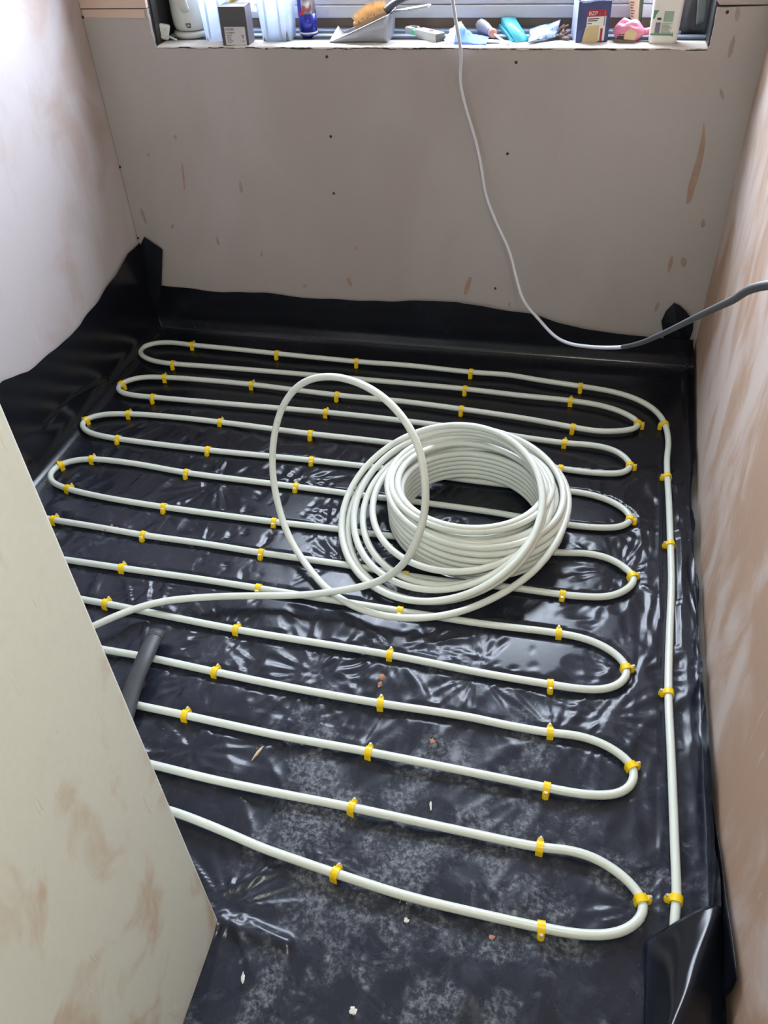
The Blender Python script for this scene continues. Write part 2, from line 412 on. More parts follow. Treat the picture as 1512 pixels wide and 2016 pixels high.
# window
win = empty('window_1', ((WX0 + WX1) / 2, FRAME_Y, SILL_Z)); st(win)
def wbox(name, x0, x1, y0, y1, z0, z1, mat, bevel=.0):
    c = (WX0 + WX1) / 2; return box(name, (x0 - c, y0 - FRAME_Y, z0 - SILL_Z), (x1 - c, y1 - FRAME_Y, z1 - SILL_Z), mat, win, bevel)
wbox('packing_strip', WX0, WX1, FRAME_Y, FRAME_Y + .05, SILL_Z, SILL_Z + .036, M_PACK)
wbox('bottom_rail', WX0, WX1, FRAME_Y - .006, FRAME_Y + .064, SILL_Z + .036, SILL_Z + .068, M_PVC, .003)
wbox('bottom_rail_upper', WX0, WX1, FRAME_Y + .002, FRAME_Y + .06, SILL_Z + .069, SILL_Z + .125, M_PVC, .003)
wbox('top_rail', WX0, WX1, FRAME_Y, FRAME_Y + .06, WIN_TOP - .07, WIN_TOP, M_PVC, .003)
wbox('side_rail', WX0, WX0 + .06, FRAME_Y, FRAME_Y + .06, SILL_Z + .12, WIN_TOP - .06, M_PVC, .003)
wbox('side_rail', WX1 - .06, WX1, FRAME_Y, FRAME_Y + .06, SILL_Z + .12, WIN_TOP - .06, M_PVC, .003)
XM = (WX0 + WX1) / 2
wbox('mullion', XM - .035, XM + .035, FRAME_Y, FRAME_Y + .06, SILL_Z + .12, WIN_TOP - .06, M_PVC, .003)
mg = NT('window_glass'); tb = mg.n('ShaderNodeBsdfTransparent'); gl = mg.n('ShaderNodeBsdfGlossy'); gl.inputs['Roughness'].default_value = .02
mx = mg.n('ShaderNodeMixShader'); mx.inputs[0].default_value = .06; mg.l(tb.outputs[0], mx.inputs[1]); mg.l(gl.outputs[0], mx.inputs[2]); mg.l(mx.outputs[0], mg.out.inputs[0])
wbox('pane', WX0 + .06, XM - .035, FRAME_Y + .026, FRAME_Y + .034, SILL_Z + .125, WIN_TOP - .07, mg.m)
wbox('pane', XM + .035, WX1 - .06, FRAME_Y + .026, FRAME_Y + .034, SILL_Z + .125, WIN_TOP - .07, mg.m)
wbox('sill_profile', WX0, WX1, 2.662, 2.70, SILL_Z, SILL_Z + .012, M_TRACK, .002)
wbox('sill_profile', WX0, WX1, 2.622, 2.648, SILL_Z, SILL_Z + .007, M_TRACK, .002)
wbox('sill_bed', WX0, WX1, 2.53, 2.71, SILL_Z - .004, SILL_Z - .0005, M_RAG)
# ragged paper lip of the board along the front of the sill
n = 420; P = np.zeros((6, n, 3)); xs = np.linspace(WX0 + .01, WX1 - .004, n)
for i in range(n):
    r1 = .0025 + .006 * max(0, perlin(xs[i] * 11, .3, 5) + .1) + .0035 * perlin(xs[i] * 45, 1.3, 6) + .002 * perlin(xs[i] * 140, 3.3, 6)
    up = .0015 * perlin(xs[i] * 40, 2.7, 7)
    y = yb(xs[i])
    P[:, i] = [(xs[i], y + .075, SILL_Z + .0005), (xs[i], y + .04, SILL_Z + .001 + up * .5), (xs[i], y + .01, SILL_Z + .001 + up), (xs[i], y - .0015, SILL_Z - .0008), (xs[i], y - .002, SILL_Z - r1 * .5), (xs[i], y - .0012, SILL_Z - r1)]
P -= np.array([XM, FRAME_Y, SILL_Z]); grid_mesh('ragged_edge', P, M_RAG, win, solid=.0008)
# dark linings of the two reveals with a grey strip hanging at the right
wbox('reveal_lining', WX0 - .002, WX0 + .004, 2.54, 2.70, SILL_Z, WIN_TOP, M_DARK)
wbox('reveal_lining', WX1 - .004, WX1 + .002, 2.54, 2.70, SILL_Z, WIN_TOP, M_DARK)
def px_sheet(name, c4, nu, nv, mat, parent, org=(0, 0, 0), amp=0.0, seed=1, bulge=0.0, fr=6, solid=.0008):
    """sheet through four 3-D corners (tl,tr,br,bl) with ripples along its normal"""
    c4 = [np.array(p) for p in c4]; nrm = np.cross(c4[1] - c4[0], c4[3] - c4[0]); nrm /= np.linalg.norm(nrm)
    P = np.zeros((nv, nu, 3))
    for j, b in enumerate(np.linspace(0, 1, nv)):
        for i, a in enumerate(np.linspace(0, 1, nu)):
            p = (c4[0] * (1 - a) + c4[1] * a) * (1 - b) + (c4[3] * (1 - a) + c4[2] * a) * b
            P[j, i] = p + nrm * (amp * perlin(a * fr, b * fr, seed) + bulge * 16 * a * (1 - a) * b * (1 - b)) - np.array(org)
    return grid_mesh(name, P, mat, parent, solid)
px_sheet('dark_sheeting', [(.196, 2.672, 1.5), (.288, 2.645, 1.5), (.288, 2.645, SILL_Z + .001), (.204, 2.675, SILL_Z + .001)], 14, 30, M_DARK, win, (XM, FRAME_Y, SILL_Z), .010, 9, 0, 3)
px_sheet('hanging_strip', [on_y(1378, -60, 2.62), on_y(1400, -60, 2.62), on_y(1388, 42, 2.63), on_y(1370, 49, 2.63)], 6, 10, plain('grey_strip', srgb(120, 128, 132), .6), win, (XM, FRAME_Y, SILL_Z), .002, 3)

# unseen ceiling lamp behind the viewer, put in to account for light on the partition
lamp = empty('unseen_ceiling_light', (.17, -.35, CEIL)); tag(lamp, 'unseen round ceiling lamp behind the viewer, put in for light on the partition', 'lamp')
lathe('base_ring', [(.0, 0), (.15, 0), (.15, -.03), (.14, -.035), (0, -.035)], M_PVC, lamp)
ml = NT('lamp_diffuser'); ml.set(Base_Color=(.9, .9, .88), Emission_Color=(.92, 1.0, .92), Emission_Strength=LAMP_STRENGTH)
lathe('diffuser', [(.0, -.036), (.135, -.036), (.13, -.06), (.10, -.078), (.05, -.086), (0, -.088)], ml.m, lamp)

# ------------------------------------------------------------------ heating pipe on the floor
PR = .0086; PZ = .0195
def fp(px, py): return on_z(px, py, PZ)
def W2(x, y): return np.array([x, y, PZ])
def hidden_turn(a0, a1, b0, b1):
    """join two runs that leave sight behind the partition: extend both to the left wall and turn"""
    A = fp(*a1); dA = A - fp(*a0); dA /= np.linalg.norm(dA); B = fp(*b1); dB = B - fp(*b0); dB /= np.linalg.norm(dB)
    xe = -1.385; out = []
    pa = A + dA * ((xe - A[0]) / dA[0]) if A[0] > xe else A; pb = B + dB * ((xe - B[0]) / dB[0]) if B[0] > xe else B
    c = (pa + pb) / 2; r = abs(pa[1] - pb[1]) / 2
    out.append(pa)
    for t in (30, 60, 90, 120, 150):
        t = math.radians(t); out.append(np.array([c[0] - math.sin(t) * min(.072, r * 1.3), c[1] + r * math.cos(t), PZ]))
    out.append(pb); return out
path = []
def add(*pts):
    for p in pts: path.append(fp(*p))
add((1326, 1990), (1327, 1900), (1328, 1815), (1332, 1765), (1329, 1680), (1322, 1500), (1316, 1363), (1319, 1230), (1322, 1150), (1320, 1070), (1317, 990), (1314, 940), (1313, 905), (1316, 870), (1309, 835), (1292, 810), (1262, 790), (1225, 776), (1190, 768), (1140, 760), (1060, 748), (1000, 738), (931, 733), (800, 719), (705, 712), (545, 696), (450, 686), (378, 679), (330, 674), (298, 677), (278, 686), (277, 697), (292, 707), (315, 713), (341, 716),
    (420, 722), (600, 737), (760, 751), (918, 766), (1020, 778), (1125, 789), (1190, 800), (1232, 815), (1258, 833), (1252, 843), (1225, 848), (1180, 849), (1127, 841), (1040, 825), (906, 805), (790, 790), (666, 778), (496, 757), (400, 748), (327, 743), (280, 743), (250, 750), (233, 760), (236, 771), (262, 778), (302, 782),
    (450, 795), (645, 812), (800, 829), (960, 850), (1050, 864), (1112, 872), (1170, 877), (1210, 887), (1235, 905), (1242, 920), (1225, 931), (1190, 932), (1150, 929), (1101, 922), (960, 898), (830, 880), (720, 866), (612, 854), (433, 831), (330, 820), (257, 815), (205, 816), (175, 823), (161, 834), (168, 847), (190, 856), (233, 864),
    (409, 886), (612, 906), (760, 923), (960, 950), (1100, 965), (1160, 973), (1205, 988), (1235, 1008), (1243, 1024), (1222, 1037), (1185, 1039), (1125, 1034), (960, 1007), (835, 990), (720, 976), (582, 958), (369, 931), (260, 912), (185, 904), (150, 906), (118, 915), (99, 932), (102, 948), (133, 962), (200, 978),
    (321, 998), (545, 1028), (660, 1041), (740, 1052), (930, 1072), (1100, 1088), (1160, 1090), (1205, 1102), (1238, 1124), (1250, 1140), (1235, 1160), (1200, 1174), (1160, 1175), (1103, 1170), (1000, 1156), (900, 1147), (800, 1133), (700, 1115), (518, 1089), (400, 1070), (286, 1054), (200, 1039), (115, 1025))
path += hidden_turn((286, 1054), (115, 1025), (237, 1118), (150, 1105))
add((150, 1105), (237, 1118), (380, 1138), (508, 1158), (620, 1176), (790, 1203), (950, 1228), (1095, 1246), (1150, 1257), (1195, 1276), (1225, 1300), (1236, 1320), (1225, 1343), (1195, 1356), (1150, 1357), (1087, 1348), (950, 1325), (772, 1290), (620, 1265), (463, 1239), (330, 1213), (207, 1188), (178, 1183))
path += hidden_turn((207, 1188), (178, 1183), (270, 1290), (217, 1281))
add((217, 1281), (290, 1294), (420, 1322), (580, 1355), (745, 1384), (920, 1411), (1000, 1428), (1081, 1442), (1140, 1449), (1190, 1466), (1230, 1492), (1249, 1515), (1245, 1543), (1225, 1560), (1185, 1566), (1130, 1561), (1073, 1550), (900, 1515), (724, 1480), (540, 1446), (364, 1408), (268, 1388))
path += hidden_turn((364, 1408), (268, 1388), (420, 1535), (310, 1508))
add((310, 1508), (420, 1535), (550, 1562), (689, 1589), (880, 1630), (1062, 1668), (1120, 1674), (1170, 1689), (1220, 1720), (1255, 1755), (1270, 1785), (1260, 1810), (1230, 1832), (1185, 1841), (1130, 1838), (1061, 1825), (930, 1796), (800, 1764), (656, 1718), (580, 1692), (515, 1669), (460, 1645), (400, 1620), (347, 1600))
path += [W2(-.72, .70), W2(-.95, .75), W2(-1.2, .78), W2(-1.36, .80)]
PATH = smooth_path(resample(path, .012), 3)
hp = tube('heating_pipe', PATH, PR, M_PIPE, seg=14)
tag(hp, 'white plastic heating pipe laid in long looping rows on the black sheet', 'pipe')

# ------------------------------------------------------------------ pipe clips
def clip_proto():
    w = .0068; t = .0026; base = -PZ + .0035; r = PR + .0004
    prof = []                                     # closed profile in y,z round the pipe (pipe axis = local x)
    inner = [(-r, base)] + [(-r * math.cos(a), r * math.sin(a)) for a in np.linspace(0, math.pi, 15)] + [(r, base)]
    R2 = r + t
    outer = [(-R2, base)] + [(-R2 * math.cos(a), R2 * math.sin(a)) for a in np.linspace(0, math.pi, 15)] + [(R2, base)]
    v = []; f = []
    for s in (-w, w):
        v += [(s, y, z) for y, z in inner] + [(s, y, z) for y, z in outer]
    n = len(inner); N2 = 2 * n
    for i in range(n - 1):
        f += [(i, i + 1, N2 + i + 1, N2 + i), (n + i + 1, n + i, N2 + n + i, N2 + n + i + 1), (i + 1, i, n + i, n + i + 1), (N2 + i, N2 + i + 1, N2 + n + i + 1, N2 + n + i)]
    f += [(0, N2, N2 + n, n), (n - 1, 2 * n - 1, N2 + 2 * n - 1, N2 + n - 1)]
    # nail boss on the +y side: tapered, rounded top, joined to the strap wall
    k = len(v); hw = [w * .95, w * .95, w * .8, w * .55]; zz = [base, -.004, .0025, .0055]
    seg = 8
    for z_, h_ in zip(zz, hw):
        v += [(-h_, R2 - .001, z_), (h_, R2 - .001, z_)]
        for a in np.linspace(0, math.pi, seg): v.append((math.cos(a) * h_, R2 + .0035 + math.sin(a) * h_ * .75, z_))
    m_ = seg + 2
    for i in range(3):
        for j in range(m_):
            j2 = (j + 1) % m_
            ring = [0] + list(range(m_ - 1, 1, -1)) + [1]
            a, b = ring[j], ring[j2]
            f.append((k + i * m_ + a, k + i * m_ + b, k + (i + 1) * m_ + b, k + (i + 1) * m_ + a))
    f.append(tuple(k + 3 * m_ + a for a in [0, 1] + list(range(2, m_))))
    bm = bmesh.new(); vs = [bm.verts.new(p) for p in v]
    for q in f: bm.faces.new([vs[i] for i in q])
    bmesh.ops.recalc_face_normals(bm, faces=bm.faces)
    me = bpy.data.meshes.new('pipe_clip'); bm.to_mesh(me); bm.free(); me.materials.append(M_CLIP); me.polygons.foreach_set('use_smooth', [True] * len(me.polygons)); me.set_sharp_from_angle(angle=.6)
    bm = bmesh.new(); bmesh.ops.create_cone(bm, cap_ends=True, segments=10, radius1=.0034, radius2=.0024, depth=.003)
    for q in bm.verts: q.co += Vector((0, R2 + .0042, .0068))
    nm = bpy.data.meshes.new('nail'); bm.to_mesh(nm); bm.free(); nm.materials.append(M_NAIL)
    return me, nm
CLIP_ME, NAIL_ME = clip_proto()
TAN = np.gradient(PATH, axis=0)
ORD = ['first', 'second', 'third', 'fourth', 'fifth', 'sixth', 'seventh', 'eighth', 'ninth', 'tenth', 'eleventh', 'twelfth', 'thirteenth', 'fourteenth', 'fifteenth']
CLIP_XY = []
def clip(px, py, side, label):
    p = fp(px, py); i = int(np.argmin(np.linalg.norm(PATH - p, axis=1))); t = TAN[i]; q = PATH[i]
    CLIP_XY.append(q)
    ang = math.atan2(t[1], t[0]); ny = np.array([-math.sin(ang), math.cos(ang)])   # local +y
    d = {'f': (0, 1), 'n': (0, -1), 'r': (1, 0), 'l': (-1, 0)}[side]
    if ny @ np.array(d) < 0: ang += math.pi
    o = bpy.data.objects.new('pipe_clip', CLIP_ME); COL.objects.link(o); o.location = q; o.rotation_euler = (0, 0, ang + random.uniform(-.12, .12))
    tag(o, label, 'pipe clip', 'yellow clips nailed over the heating pipe')
    c = bpy.data.objects.new('nail', NAIL_ME); COL.objects.link(c); c.parent = o
runs = {1: [(378, 679, 'f'), (545, 695, 'n'), (705, 712, 'n'), (931, 733, 'n'), (1140, 760, 'n')],
        2: [(341, 715, 'n'), (918, 765, 'n'), (1125, 788, 'f')],
        3: [(327, 743, 'f'), (496, 757, 'f'), (666, 778, 'n'), (906, 805, 'n'), (1127, 840, 'n')],
        4: [(302, 781, 'n'), (645, 811, 'f'), (1112, 871, 'f')],
        5: [(257, 815, 'f'), (433, 830, 'f'), (612, 853, 'n'), (868, 885, 'f'), (1101, 921, 'n')],
        6: [(233, 863, 'n'), (409, 885, 'n'), (612, 905, 'n')],
        7: [(185, 904, 'f'), (369, 930, 'n'), (582, 957, 'n')],
        8: [(321, 998, 'n'), (543, 1027, 'n')],
        9: [(286, 1054, 'n'), (518, 1088, 'n'), (800, 1134, 'n'), (1103, 1170, 'n')],
        10: [(237, 1117, 'f'), (508, 1158, 'n'), (790, 1203, 'n'), (1095, 1245, 'f')],
        11: [(207, 1188, 'f'), (463, 1238, 'f'), (772, 1290, 'f'), (1087, 1348, 'n')],
        12: [(420, 1321, 'f'), (745, 1383, 'f'), (1081, 1441, 'f')],
        13: [(364, 1408, 'f'), (724, 1480, 'f'), (1073, 1550, 'n')],
        14: [(689, 1589, 'f'), (1062, 1668, 'f')],
        15: [(656, 1717, 'f'), (1061, 1825, 'n')]}
for r, L in runs.items():
    for k, (x, y, s) in enumerate(L):
        clip(x, y, s, 'yellow clip, %s from the left on the %s pipe row counted from the window' % (ORD[k], ORD[r - 1]))
for k, (x, y) in enumerate([(1259, 837), (1243, 917), (1245, 1021), (1251, 1135), (1234, 1316), (1248, 1508), (1267, 1774)]):
    clip(x, y, 'r', 'yellow clip on the %s right-hand pipe bend counted from the window' % ORD[k])
clip(237, 756, 'r', 'yellow clip on the left-hand bend between third and fourth pipe rows')
clip(166, 827, 'l', 'yellow clip on the left-hand bend between fifth and sixth pipe rows')
clip(118, 915, 'f', 'yellow clip on the upper side of the lowest left-hand bend in view')
clip(135, 962, 'f', 'yellow clip on the lower side of the lowest left-hand bend in view')
clip(104, 1022, 'f', 'yellow clip half hidden by the plastered partition at the ninth pipe row')
for k, (x, y) in enumerate([(1309, 835), (1314, 940), (1320, 1070), (1316, 1363), (1332, 1765)]):
    clip(x, y, 'l', 'yellow clip, %s from the window on the pipe along the right wall' % ORD[k])

# ------------------------------------------------------------------ black membrane
def fit_h(samples, key, default=None):
    a = sorted([(s[key], s[2]) for s in samples]); return np.array([q[0] for q in a]), np.array([q[1] for q in a])
HL = fit_h([on_left(*p) for p in [(250, 500), (215, 550), (190, 590), (155, 640), (100, 690), (50, 730), (0, 752)]], 1)
HB = fit_h([on_back(*p) for p in [(320, 560), (400, 569), (450, 572), (520, 574), (600, 583), (700, 588), (850, 590), (900, 590), (970, 601), (1050, 612), (1100, 628), (1150, 640), (1240, 655), (1300, 660)]], 0)
HR = (np.array([.3, .55, .62, .75, .9, 1.05, 1.4, 1.8, 2.05, 2.3, 2.55]), np.array([.03, .07, .085, .078, .06, .05, .035, .035, .045, .075, .11]))
nl, nf, nr = 46, 340, 22; nfy, nb_ = 470, 44
RL, RB, RR = .06, .06, .035
def bend(s, rc, stand):
    """arc-length s past the start of the cove -> (distance travelled toward wall, height)"""
    a = np.clip(s / rc, 0, math.pi / 2); return rc * np.sin(a) - stand * sstep(.6, 1.2, a), rc * (1 - np.cos(a)) + np.maximum(0, s - rc * math.pi / 2)
YF = -.35
V = np.concatenate([np.linspace(0, 1, nfy), 1 + np.linspace(0, 1, nb_ + 1)[1:]])
U = np.concatenate([-np.linspace(1, 0, nl + 1)[:-1], np.linspace(0, 1, nf), 1 + np.linspace(0, 1, nr + 1)[1:]])
UU, VV = np.meshgrid(U, V)
yflat = YF + np.clip(VV, 0, 1) * (2.515 - RB - YF)
x0 = xl(yflat) + RL; x1 = xr(yflat) - RR
xflat = x0 + np.clip(UU, 0, 1) * (x1 - x0)
hl = np.interp(yflat, *HL); hr = np.interp(yflat, *HR); hbk = np.interp(xflat, *HB)
hl = hl + .008 * perlin(yflat * 9, 0 * yflat, 21); hbk = hbk + .006 * perlin(xflat * 8, 0 * xflat, 22); hr = hr + .010 * perlin(yflat * 11, 0 * yflat, 23)
SL = np.clip(-UU, 0, 1) * (hl - RL + RL * math.pi / 2); SR = np.clip(UU - 1, 0, 1) * (np.maximum(hr - RR, 0) + RR * math.pi / 2 * np.minimum(1, hr / RR * .8)); SB = np.clip(VV - 1, 0, 1) * (hbk - RB + RB * math.pi / 2)
dl, zl = bend(SL, RL, .006); dr, zr = bend(SR, RR, .008); db, zb = bend(SB, RB, .006)
X = xflat - dl + dr; Y = yflat + db; Z = np.maximum(np.maximum(zl, zr), zb)
uc = xflat - SL + SR; vc = yflat + SB                      # unrolled sheet coordinates
# crumples
wx = uc + .05 * perlin(uc * 3, vc * 3, 1); wy = vc + .05 * perlin(uc * 3, vc * 3, 2)
soft = lambda n, k=.12: np.sqrt(n * n + k * k * .02)
zone = sstep(2.1, 1.75, vc) * sstep(.62, .95, vc)
msk = sstep(-.25, .25, perlin(uc * 2.6, vc * 2.6, 3) + .6 * zone + .5 * sstep(.12, .3, uc) * sstep(2.0, 1.6, vc) - .25 * sstep(.7, .4, vc))
rid = lambda n, p: np.clip(1 - np.abs(n) * 1.6, 0, 1)**p
lean = wx * .92 + wy * .38
lean2 = wx * .97 - wy * .25
fold_ = lambda n, w: np.exp(-(n / w)**2)
smooth_zone = sstep(2.2, 1.85, vc) * sstep(-1.44, -1.3, uc)
msk = msk * smooth_zone
D = .0040 * msk * fold_(perlin(lean * 8, wy * 1.7, 4), .26)
D += .0036 * msk * fold_(perlin((wx * .85 - wy * .5) * 7, (wx * .5 + wy * .85) * 1.9, 5), .26)
D += .0030 * msk * fold_(perlin(lean2 * 13, wy * 3.4, 6), .2)
D += .0010 * msk * perlin(wx * 22, wy * 9, 8)
D += .0030 * msk * rid(perlin(lean * 10 + 3, wy * 2.4, 11), 5) + .0025 * msk * rid(perlin(lean2 * 11, wy * 3 + 7, 12), 5)
D += .0030 * (perlin(uc * 5, vc * 4, 9) + .5)
mid = sstep(2.0, 1.8, vc) * sstep(1.05, 1.3, vc) * smooth_zone
D += mid * (.0034 * fold_(perlin((wx * .5 + wy * .87) * 6, (wx * .87 - wy * .5) * 2.4, 13), .3) + .0026 * fold_(perlin((wx * .9 - wy * .45) * 8, (wx * .45 + wy * .9) * 2.6, 15), .3) + .0020 * (perlin(wx * 6, wy * 7, 14) + .4))
def star(px, py, amp, rad, k=2.6, seed=1):
    global D
    c = on_z(px, py); dx = uc - c[0]; dy = vc - c[1]; r = np.hypot(dx, dy) + 1e-6
    n = perlin(dx / r * k + 9, dy / r * k, seed); D = D + amp * np.exp(-(r / rad)**2) * (r / (r + .02)) * np.exp(-(n / .2)**2)
for i, a in enumerate([(1050, 1232, .009, .12), (775, 1290, .007, .13), (1248, 1335, .008, .10), (1215, 1130, .007, .12), (1195, 1040, .005, .1), (1262, 1790, .008, .08), (450, 1790, .010, .12), (690, 1120, .007, .16), (430, 1260, .006, .14),
                       (380, 1480, .006, .14), (560, 1010, .006, .13), (300, 1160, .006, .12), (620, 1330, .006, .14), (940, 1330, .006, .13), (1090, 1450, .005, .1), (1190, 1420, .007, .12), (400, 1340, .006, .1), (850, 1270, .006, .12), (520, 1180, .006, .12), (600, 1430, .004, .1), (430, 955, .006, .12), (600, 950, .006, .12), (520, 1060, .006, .12), (390, 1100, .009, .11), (640, 1050, .006, .13), (480, 1125, .009, .1), (1180, 1000, .008, .1), (900, 1020, .007, .1)]):
    star(*a, seed=30 + i)
def crease(pts, h, w):
    """raised fold line through floor points"""
    global D
    P = resample([on_z(*p) for p in pts], .02)[:, :2]
    lo = P.min(0) - 4 * w; hi = P.max(0) + 4 * w
    sel = (uc > lo[0]) & (uc < hi[0]) & (vc > lo[1]) & (vc < hi[1])
    q = np.stack([uc[sel], vc[sel]], 1); d = np.full(len(q), 9.)
    for a, b in zip(P[:-1], P[1:]):
        t = np.clip(((q - a) @ (b - a)) / ((b - a) @ (b - a)), 0, 1)[:, None]; d = np.minimum(d, np.linalg.norm(q - a - t * (b - a), axis=1))
    E_ = np.zeros_like(D); E_[sel] = h * np.exp(-(d / w)**2); D = np.maximum(D, 0) + E_
crease([(1303, 900), (1302, 1060), (1303, 1200), (1303, 1400), (1306, 1700), (1308, 1830)], .006, .006)
crease([(1338, 1100), (1346, 1220), (1358, 1420), (1374, 1700)], .006, .010)
crease([(140, 985), (200, 1020), (222, 1060), (245, 1120), (258, 1190)], .004, .006)
crease([(352, 993), (262, 1115)], .004, .005)
crease([(300, 1120), (292, 1180), (286, 1260), (282, 1340)], .005, .006)
crease([(372, 1070), (335, 1150), (315, 1200)], .005, .007)
crease([(53, 892), (95, 850), (120, 827), (200, 768)], .004, .005)
crease([(370, 860), (262, 960)], .002, .004)
crease([(610, 1680), (690, 1720), (860, 1840)], .003, .005)
crease([(430, 1815), (470, 1830), (560, 1858)], .010, .014)
crease([(440, 1760), (480, 1740), (560, 1715)], .006, .010)
crease([(570, 1860), (540, 1990), (530, 2100)], .004, .008)
crease([(1060, 1870), (1040, 2016)], .002, .004)
D = np.clip(D, 0, .014) + .0008
# keep the sheet just below the clipped pipe
from mathutils import kdtree
kd = kdtree.KDTree(len(PATH))
for i, p in enumerate(PATH): kd.insert((p[0], p[1], 0), i)
kd.balance()
flat = (UU >= 0) & (UU <= 1) & (VV <= 1) & (vc > .4)
lim = np.full(D.shape, 9.); I = np.argwhere(flat & (D > .007))
for (a, b) in I: lim[a, b] = kd.find((uc[a, b], vc[a, b], 0))[2]
D = np.minimum(D, np.where(lim < .02, .0095, 9.))
wl_ = sstep(.2, 1.2, SL / RL); wr_ = sstep(.2, 1.2, SR / RR); wb_ = sstep(.2, 1.2, SB / RB)
wz = np.clip(1 - np.maximum(np.maximum(wl_, wr_), wb_), 0, 1)
X = X + D * wl_ * .8 - D * wr_ * .8; Y = Y - D * wb_ * .8; Z = Z + D * wz
mem = empty('damp_proof_membrane', (-.5, 1.2, 0)); tag(mem, 'black plastic damp-proof sheet over the floor, turned up the walls', 'plastic sheet')
org = np.array([-.5, 1.2, 0])
fs_ = grid_mesh('floor_sheet', np.stack([X, Y, Z], -1) - org, M_MEM, mem)
bm = bmesh.new(); bm.from_mesh(fs_.data)
bmesh.ops.delete(bm, geom=[q for q in bm.verts if q.co.x + org[0] < NIB_X - .004 and q.co.y + org[1] < NIB_Y - .004], context='VERTS')
bm.to_mesh(fs_.data); bm.free()
# folded ear standing in the far left corner, and the small one at the right
def ear(pts, zb, d0, d1):
    P = [on_back(x, y, d) for (x, y), d in zip(pts, np.linspace(d0, d1, len(pts)))]
    c = np.mean(P, 0) - np.array([0, .012, 0]); n = len(P); v = [c] + P; f = [(0, 1 + i, 1 + (i + 1) % n) for i in range(n)]
    o = mesh('corner_fold', np.array(v) - org, f, M_MEM, mem, False, solid=.002); return o
ear([(262, 512), (272, 492), (284, 466), (301, 478), (320, 491), (319, 530), (318, 566), (300, 640), (262, 640)], 0, .012, .012)
ear([(1327, 596), (1311, 612), (1302, 632), (1305, 652), (1310, 690), (1350, 690), (1364, 650), (1365, 632), (1350, 612), (1338, 601)], 0, .012, .012)
# sheet folded over at the front right, hiding the pipe end
nu, nv = 44, 60; P = np.zeros((nv, nu, 3))
for j, b in enumerate(np.linspace(0, 1, nv)):
    yy = 1855 + b * 420
    L_ = on_z(1270 - 3 * b, yy, .014)
    Mx = 1392 - 118 * b; C_ = on_z(Mx, 1792 + b * 420, .07 + .095 * b)
    R_ = on_right(1424 + 14 * b, 1800 + b * 400, .012); R_ = np.array([xr(R_[1]) - .012, R_[1], max(.02, .06 - .03 * b)])
    for i, a in enumerate(np.linspace(0, 1, nu)):
        l0 = 2 * (a - .5) * (a - 1); l1 = -4 * a * (a - 1); l2 = 2 * a * (a - .5)
        p = l0 * L_ + l1 * C_ + l2 * R_
        p[2] = .014 * (1 - a) + R_[2] * a + (C_[2] - .02) * math.sin(math.pi * a**.9)
        p[2] = max(p[2], .012) + .003 * float(perlin(a * 4 + b * 3, b * 3, 40)) * math.sin(math.pi * a)
        P[j, i] = p
grid_mesh('folded_flap', P - org, M_MEM, mem, solid=.001)
# free edge of the sheet that sags off the right wall with a pointed end
px_sheet('wall_flap', [on_right(1388, 1500, .008), on_right(1396, 1530, .008), on_right(1453, 1925, .010), on_right(1416, 1990, .014)], 12, 24, M_MEM, mem, org, .0025, 44, fr=3)

# ------------------------------------------------------------------ coil of spare pipe
coil = empty('pipe_coil', (-.18, 1.6, 0)); tag(coil, 'coil of unused white plastic pipe lying on the laid rows', 'pipe coil')
CO = np.array([-.18, 1.6, 0])
def coil_mat():
    m = NT('coiled_white_pipe'); p = m.pos(); n = m.noise(p, 25, 3)
    c = m.mix(n, srgb(214, 218, 209), srgb(226, 229, 220))
    s = m.ramp(m.noise(p, 38, 4, .7), .64, .74, 0, .45)
    c = m.mix(s, c, srgb(176, 164, 146))
    return m.set(Base_Color=c, Roughness=.27, Specular_IOR_Level=.5)
M_COIL = coil_mat()
# each turn: centre offset x,y, radius, mean height, height tilt x, tilt y (far +)
T = []
for i in range(7): T.append((-.003, .004 + .001 * i, .188 - .0015 * i, .028 + .0185 * i, 0, -.0035 * i))
T.append((-.004, .014, .186, .160, 0, -.012))
T.append((-.006, .026, .204, .153, 0, -.014))
for i in range(5): T.append((.004 + .003 * i, .012 - .002 * i, .205 + .003 * i, .137 - .0185 * i, -.004, -.010 + .002 * i))
for i in range(4): T.append((.013 + .001 * i, .013 + .001 * i, .222 + .002 * i, .052 + .019 * i, -.008 - .001 * i, .002))
T.append((.012, .02, .226, .126, -.012, .001))
T.append((.006, .022, .224, .142, -.012, .000))
T.append((-.004, .030, .222, .156, -.006, .004))
T = np.array(T); pts = []; NS = 72
for k in range((len(T) - 1) * NS + 1):
    t = k / NS; i = min(int(t), len(T) - 2); w = t - i; w = sstep(.55, 1.0, w)
    q = T[i] * (1 - w) + T[i + 1] * w; th = 2 * math.pi * t + 2.4
    c, s = math.cos(th), math.sin(th)
    pts.append((q[0] + q[2] * c, q[1] + q[2] * s, q[3] + q[4] * c + q[5] * s))
tube('tight_winding', np.array(pts), PR, M_COIL, coil, seg=14)
def circle(cx, cy, cz, a, b, r, n=110):
    nr_ = np.array([math.sin(a) * math.cos(b), math.sin(a) * math.sin(b), math.cos(a)]); u = np.cross(nr_, [0, 0, 1.]); u /= np.linalg.norm(u); w = np.cross(nr_, u)
    t = np.linspace(0, 2 * np.pi, n, endpoint=False)[:, None]; return np.array([cx, cy, cz]) + r * (np.cos(t) * u + np.sin(t) * w)
LOOPS = [(-.256, 1.542, .125, .373, -2.17, .260), (-.246, 1.550, .1065, .350, -2.15, .254), (-.240, 1.556, .126, .33, -2.14, .243), (-.222, 1.566, .116, .26, -2.12, .236), (-.205, 1.577, .128, .16, -2.1, .226)]
